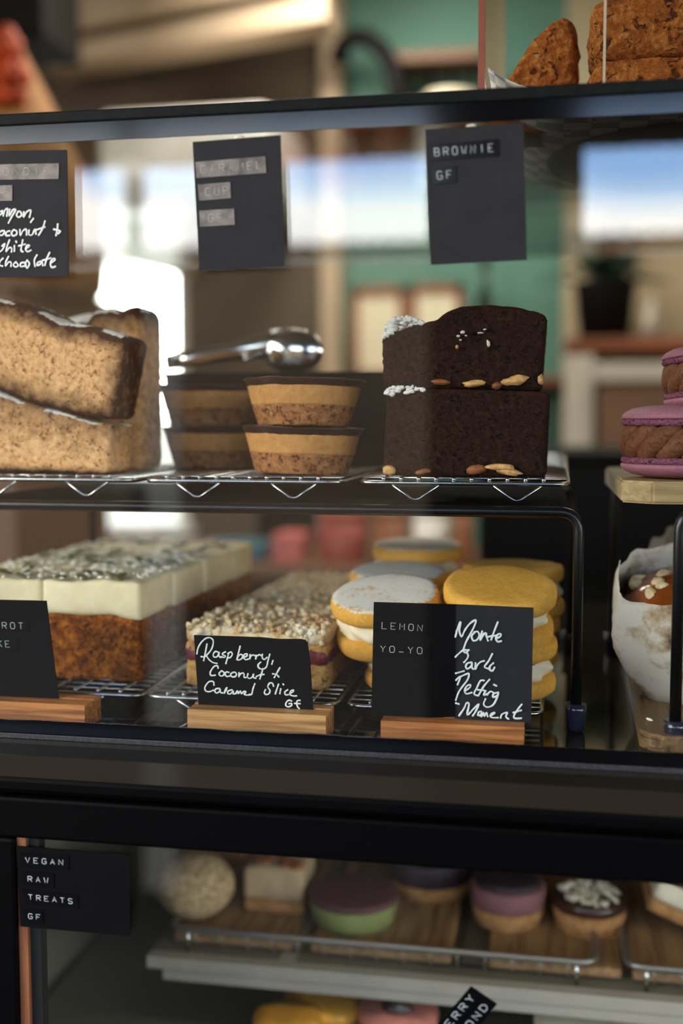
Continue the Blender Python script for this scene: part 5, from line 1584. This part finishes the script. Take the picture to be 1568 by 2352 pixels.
# shelf on the cream wall with the potted plant, the white bottle and the unit under it
lo, hi = wb(1298, 773, 1760, 806, 2.3, .35)
zps = hi[2]
o = G().box((lo[0], 2.3, lo[2]), (hi[0], 2.645, zps), bev=.004).obj('wall_shelf', M['shelf_wood'], origin=((lo[0] + hi[0]) / 2, 2.48, lo[2]), smooth=False)
tag(o, 'reddish wooden shelf on the cream wall under the potted plant', 'shelf')
lo, hi = wb(1318, 640, 1466, 775, 2.36, .1)
r = (hi[0] - lo[0]) / 2; cc = ((lo[0] + hi[0]) / 2, 2.36 + r); h = hi[2] - zps
t = thing('potted_plant', 'leafy plant in a black pot on the reddish shelf', 'plant', (cc[0], cc[1], zps))
G().lathe([(0, zps), (r * .8, zps), (r, zps + h * .95), (r * 1.04, zps + h), (r * .9, zps + h), (r * .85, zps + h * .9), (0, zps + h * .88)], (*cc, 0), 36).obj('pot', M['matte_black'], t)
g = G()
for i in range(70):
    a = random.uniform(0, 6.28); L_ = random.uniform(.07, .20); up = random.uniform(.01, .14)
    b0 = Vector((cc[0], cc[1], zps + h * .95)); d = Vector((math.cos(a), math.sin(a) * .7, 0))
    g.tube([b0, b0 + d * L_ * .5 + Vector((0, 0, up * 1.1)), b0 + d * L_ + Vector((0, 0, up * .8))], [.003, .022, .002], 6, flat=(Vector((0, 0, 1)), .25))
f = g.obj('leaves', M['leaf'], t); f['kind'] = 'stuff'
lo, hi = wb(1442, 690, 1478, 775, 2.33, .05)
r = (hi[0] - lo[0]) / 2; cc = (hi[0] + .02, 2.36); h = hi[2] - zps
t = thing('bottle', 'pale bottle standing right of the black plant pot', 'bottle', (cc[0], cc[1], zps))
G().lathe([(0, zps), (r, zps), (r, zps + h * .65), (r * .45, zps + h * .8), (r * .45, zps + h * .9), (0, zps + h * .9)], (*cc, 0), 28).obj('body', M['grey_pale'], t)
G().lathe([(0, zps + h * .88), (r * .5, zps + h * .88), (r * .5, zps + h), (0, zps + h)], (*cc, 0), 20).obj('cap', M['white_paint'], t)
simple('side_panel', 'pale upright panel beside the brown cupboard under the shelf', 'panel', 1296, 815, 1364, 1010, 2.3, .3, M['grey_pale'], to=0.0)
lo, hi = wb(1376, 832, 1760, 1100, 2.25, .38)
t = thing('cupboard', 'brown cupboard with a pale top under the reddish shelf', 'cupboard', ((lo[0] + hi[0]) / 2, 2.4, 0))
G().box((lo[0], 2.25, 0), (hi[0], 2.645, hi[2] - .045), bev=.004).obj('body', M['cab_brown'], t, smooth=False)
G().box((lo[0] - .01, 2.24, hi[2] - .045), (hi[0], 2.645, hi[2]), bev=.004).obj('top', M['grey_pale'], t, smooth=False)

# brown cupboard under the window with the tan sack and orange leaves, and the black box above
lo, hi = wb(-260, 640, 34, 1300, 1.25, .42)
t = thing('cupboard', 'tall brown cupboard at the left edge behind the case', 'cupboard', ((lo[0] + hi[0]) / 2, 1.5, 0))
zcb = hi[2]
G().box((lo[0], 1.25, 0), (hi[0], 1.67, zcb - .02), bev=.004).obj('body', M['cab_brown'], t, smooth=False)
G().box((lo[0] - .01, 1.24, zcb - .02), (hi[0] + .012, 1.67, zcb), bev=.004).obj('top', M['cab_brown'], t, smooth=False)
c = P(40, 300, 1.46); zt_s = P(70, 100, 1.46).z
t = thing('paper_sack', 'tall tan sack with an orange leafy bunch, at the upper left', 'sack', (c.x - .06, 1.46, zcb))
hh = zt_s - zcb
G().lathe([(0, zcb), (.20, zcb), (.205, zcb + hh * .25), (.17, zcb + hh * .5), (.11, zcb + hh * .78), (.045, zcb + hh), (0, zcb + hh)], (c.x - .045, 1.46, 0), 40,
          wob=lambda p, a: p + Vector((p.x, p.y, 0)).normalized() * .02 * noise.noise(Vector((math.cos(a) * 3, math.sin(a) * 3, p.z * 8)))).obj('sack', M['tan'], t)
g = G()
for i in range(60):
    p = P(random.uniform(-60, 34), random.uniform(90, 235), 1.36) + Vector((0, random.uniform(-.02, .02), 0))
    g.blob(p, (.022, .008, .026), Euler((random.uniform(-1, 1), random.uniform(-1, 1), random.uniform(-1, 1))), i, .3, 7)
f = g.obj('orange_leaves', M['orange'], t); f['kind'] = 'stuff'
lo, hi = wb(-70, -260, 98, 92, 1.75, .2)
t = thing('speaker', 'black box hanging from the ceiling at the top left corner', 'speaker', ((lo[0] + hi[0]) / 2, 1.85, lo[2]))
G().box(lo, hi, bev=.01).obj('body', M['matte_black'], t, smooth=False)
G().tube([((lo[0] + hi[0]) / 2, 1.85, hi[2]), ((lo[0] + hi[0]) / 2, 1.85, ZC)], .012, 10).obj('bracket', M['matte_black'], t)
# white machine against the brown wall
lo, hi = wb(216, 242, 624, 470, 2.2, .38)
t = thing('white_cabinet', 'white cabinet with rounded corners on the dark brown wall', 'cabinet', ((lo[0] + hi[0]) / 2, 2.4, lo[2]))
G().box(lo, (hi[0], 2.645, hi[2]), bev=.03).obj('body', M['white_paint'], t, smooth=False)
G().box((lo[0] + .02, 2.192, lo[2] + .02), ((lo[0] + hi[0]) / 2 - .003, 2.2, hi[2] - .02), bev=.003).obj('door', M['white_paint'], t, smooth=False)
G().box(((lo[0] + hi[0]) / 2 + .003, 2.192, lo[2] + .02), (hi[0] - .02, 2.2, hi[2] - .02), bev=.003).obj('door', M['white_paint'], t, smooth=False)
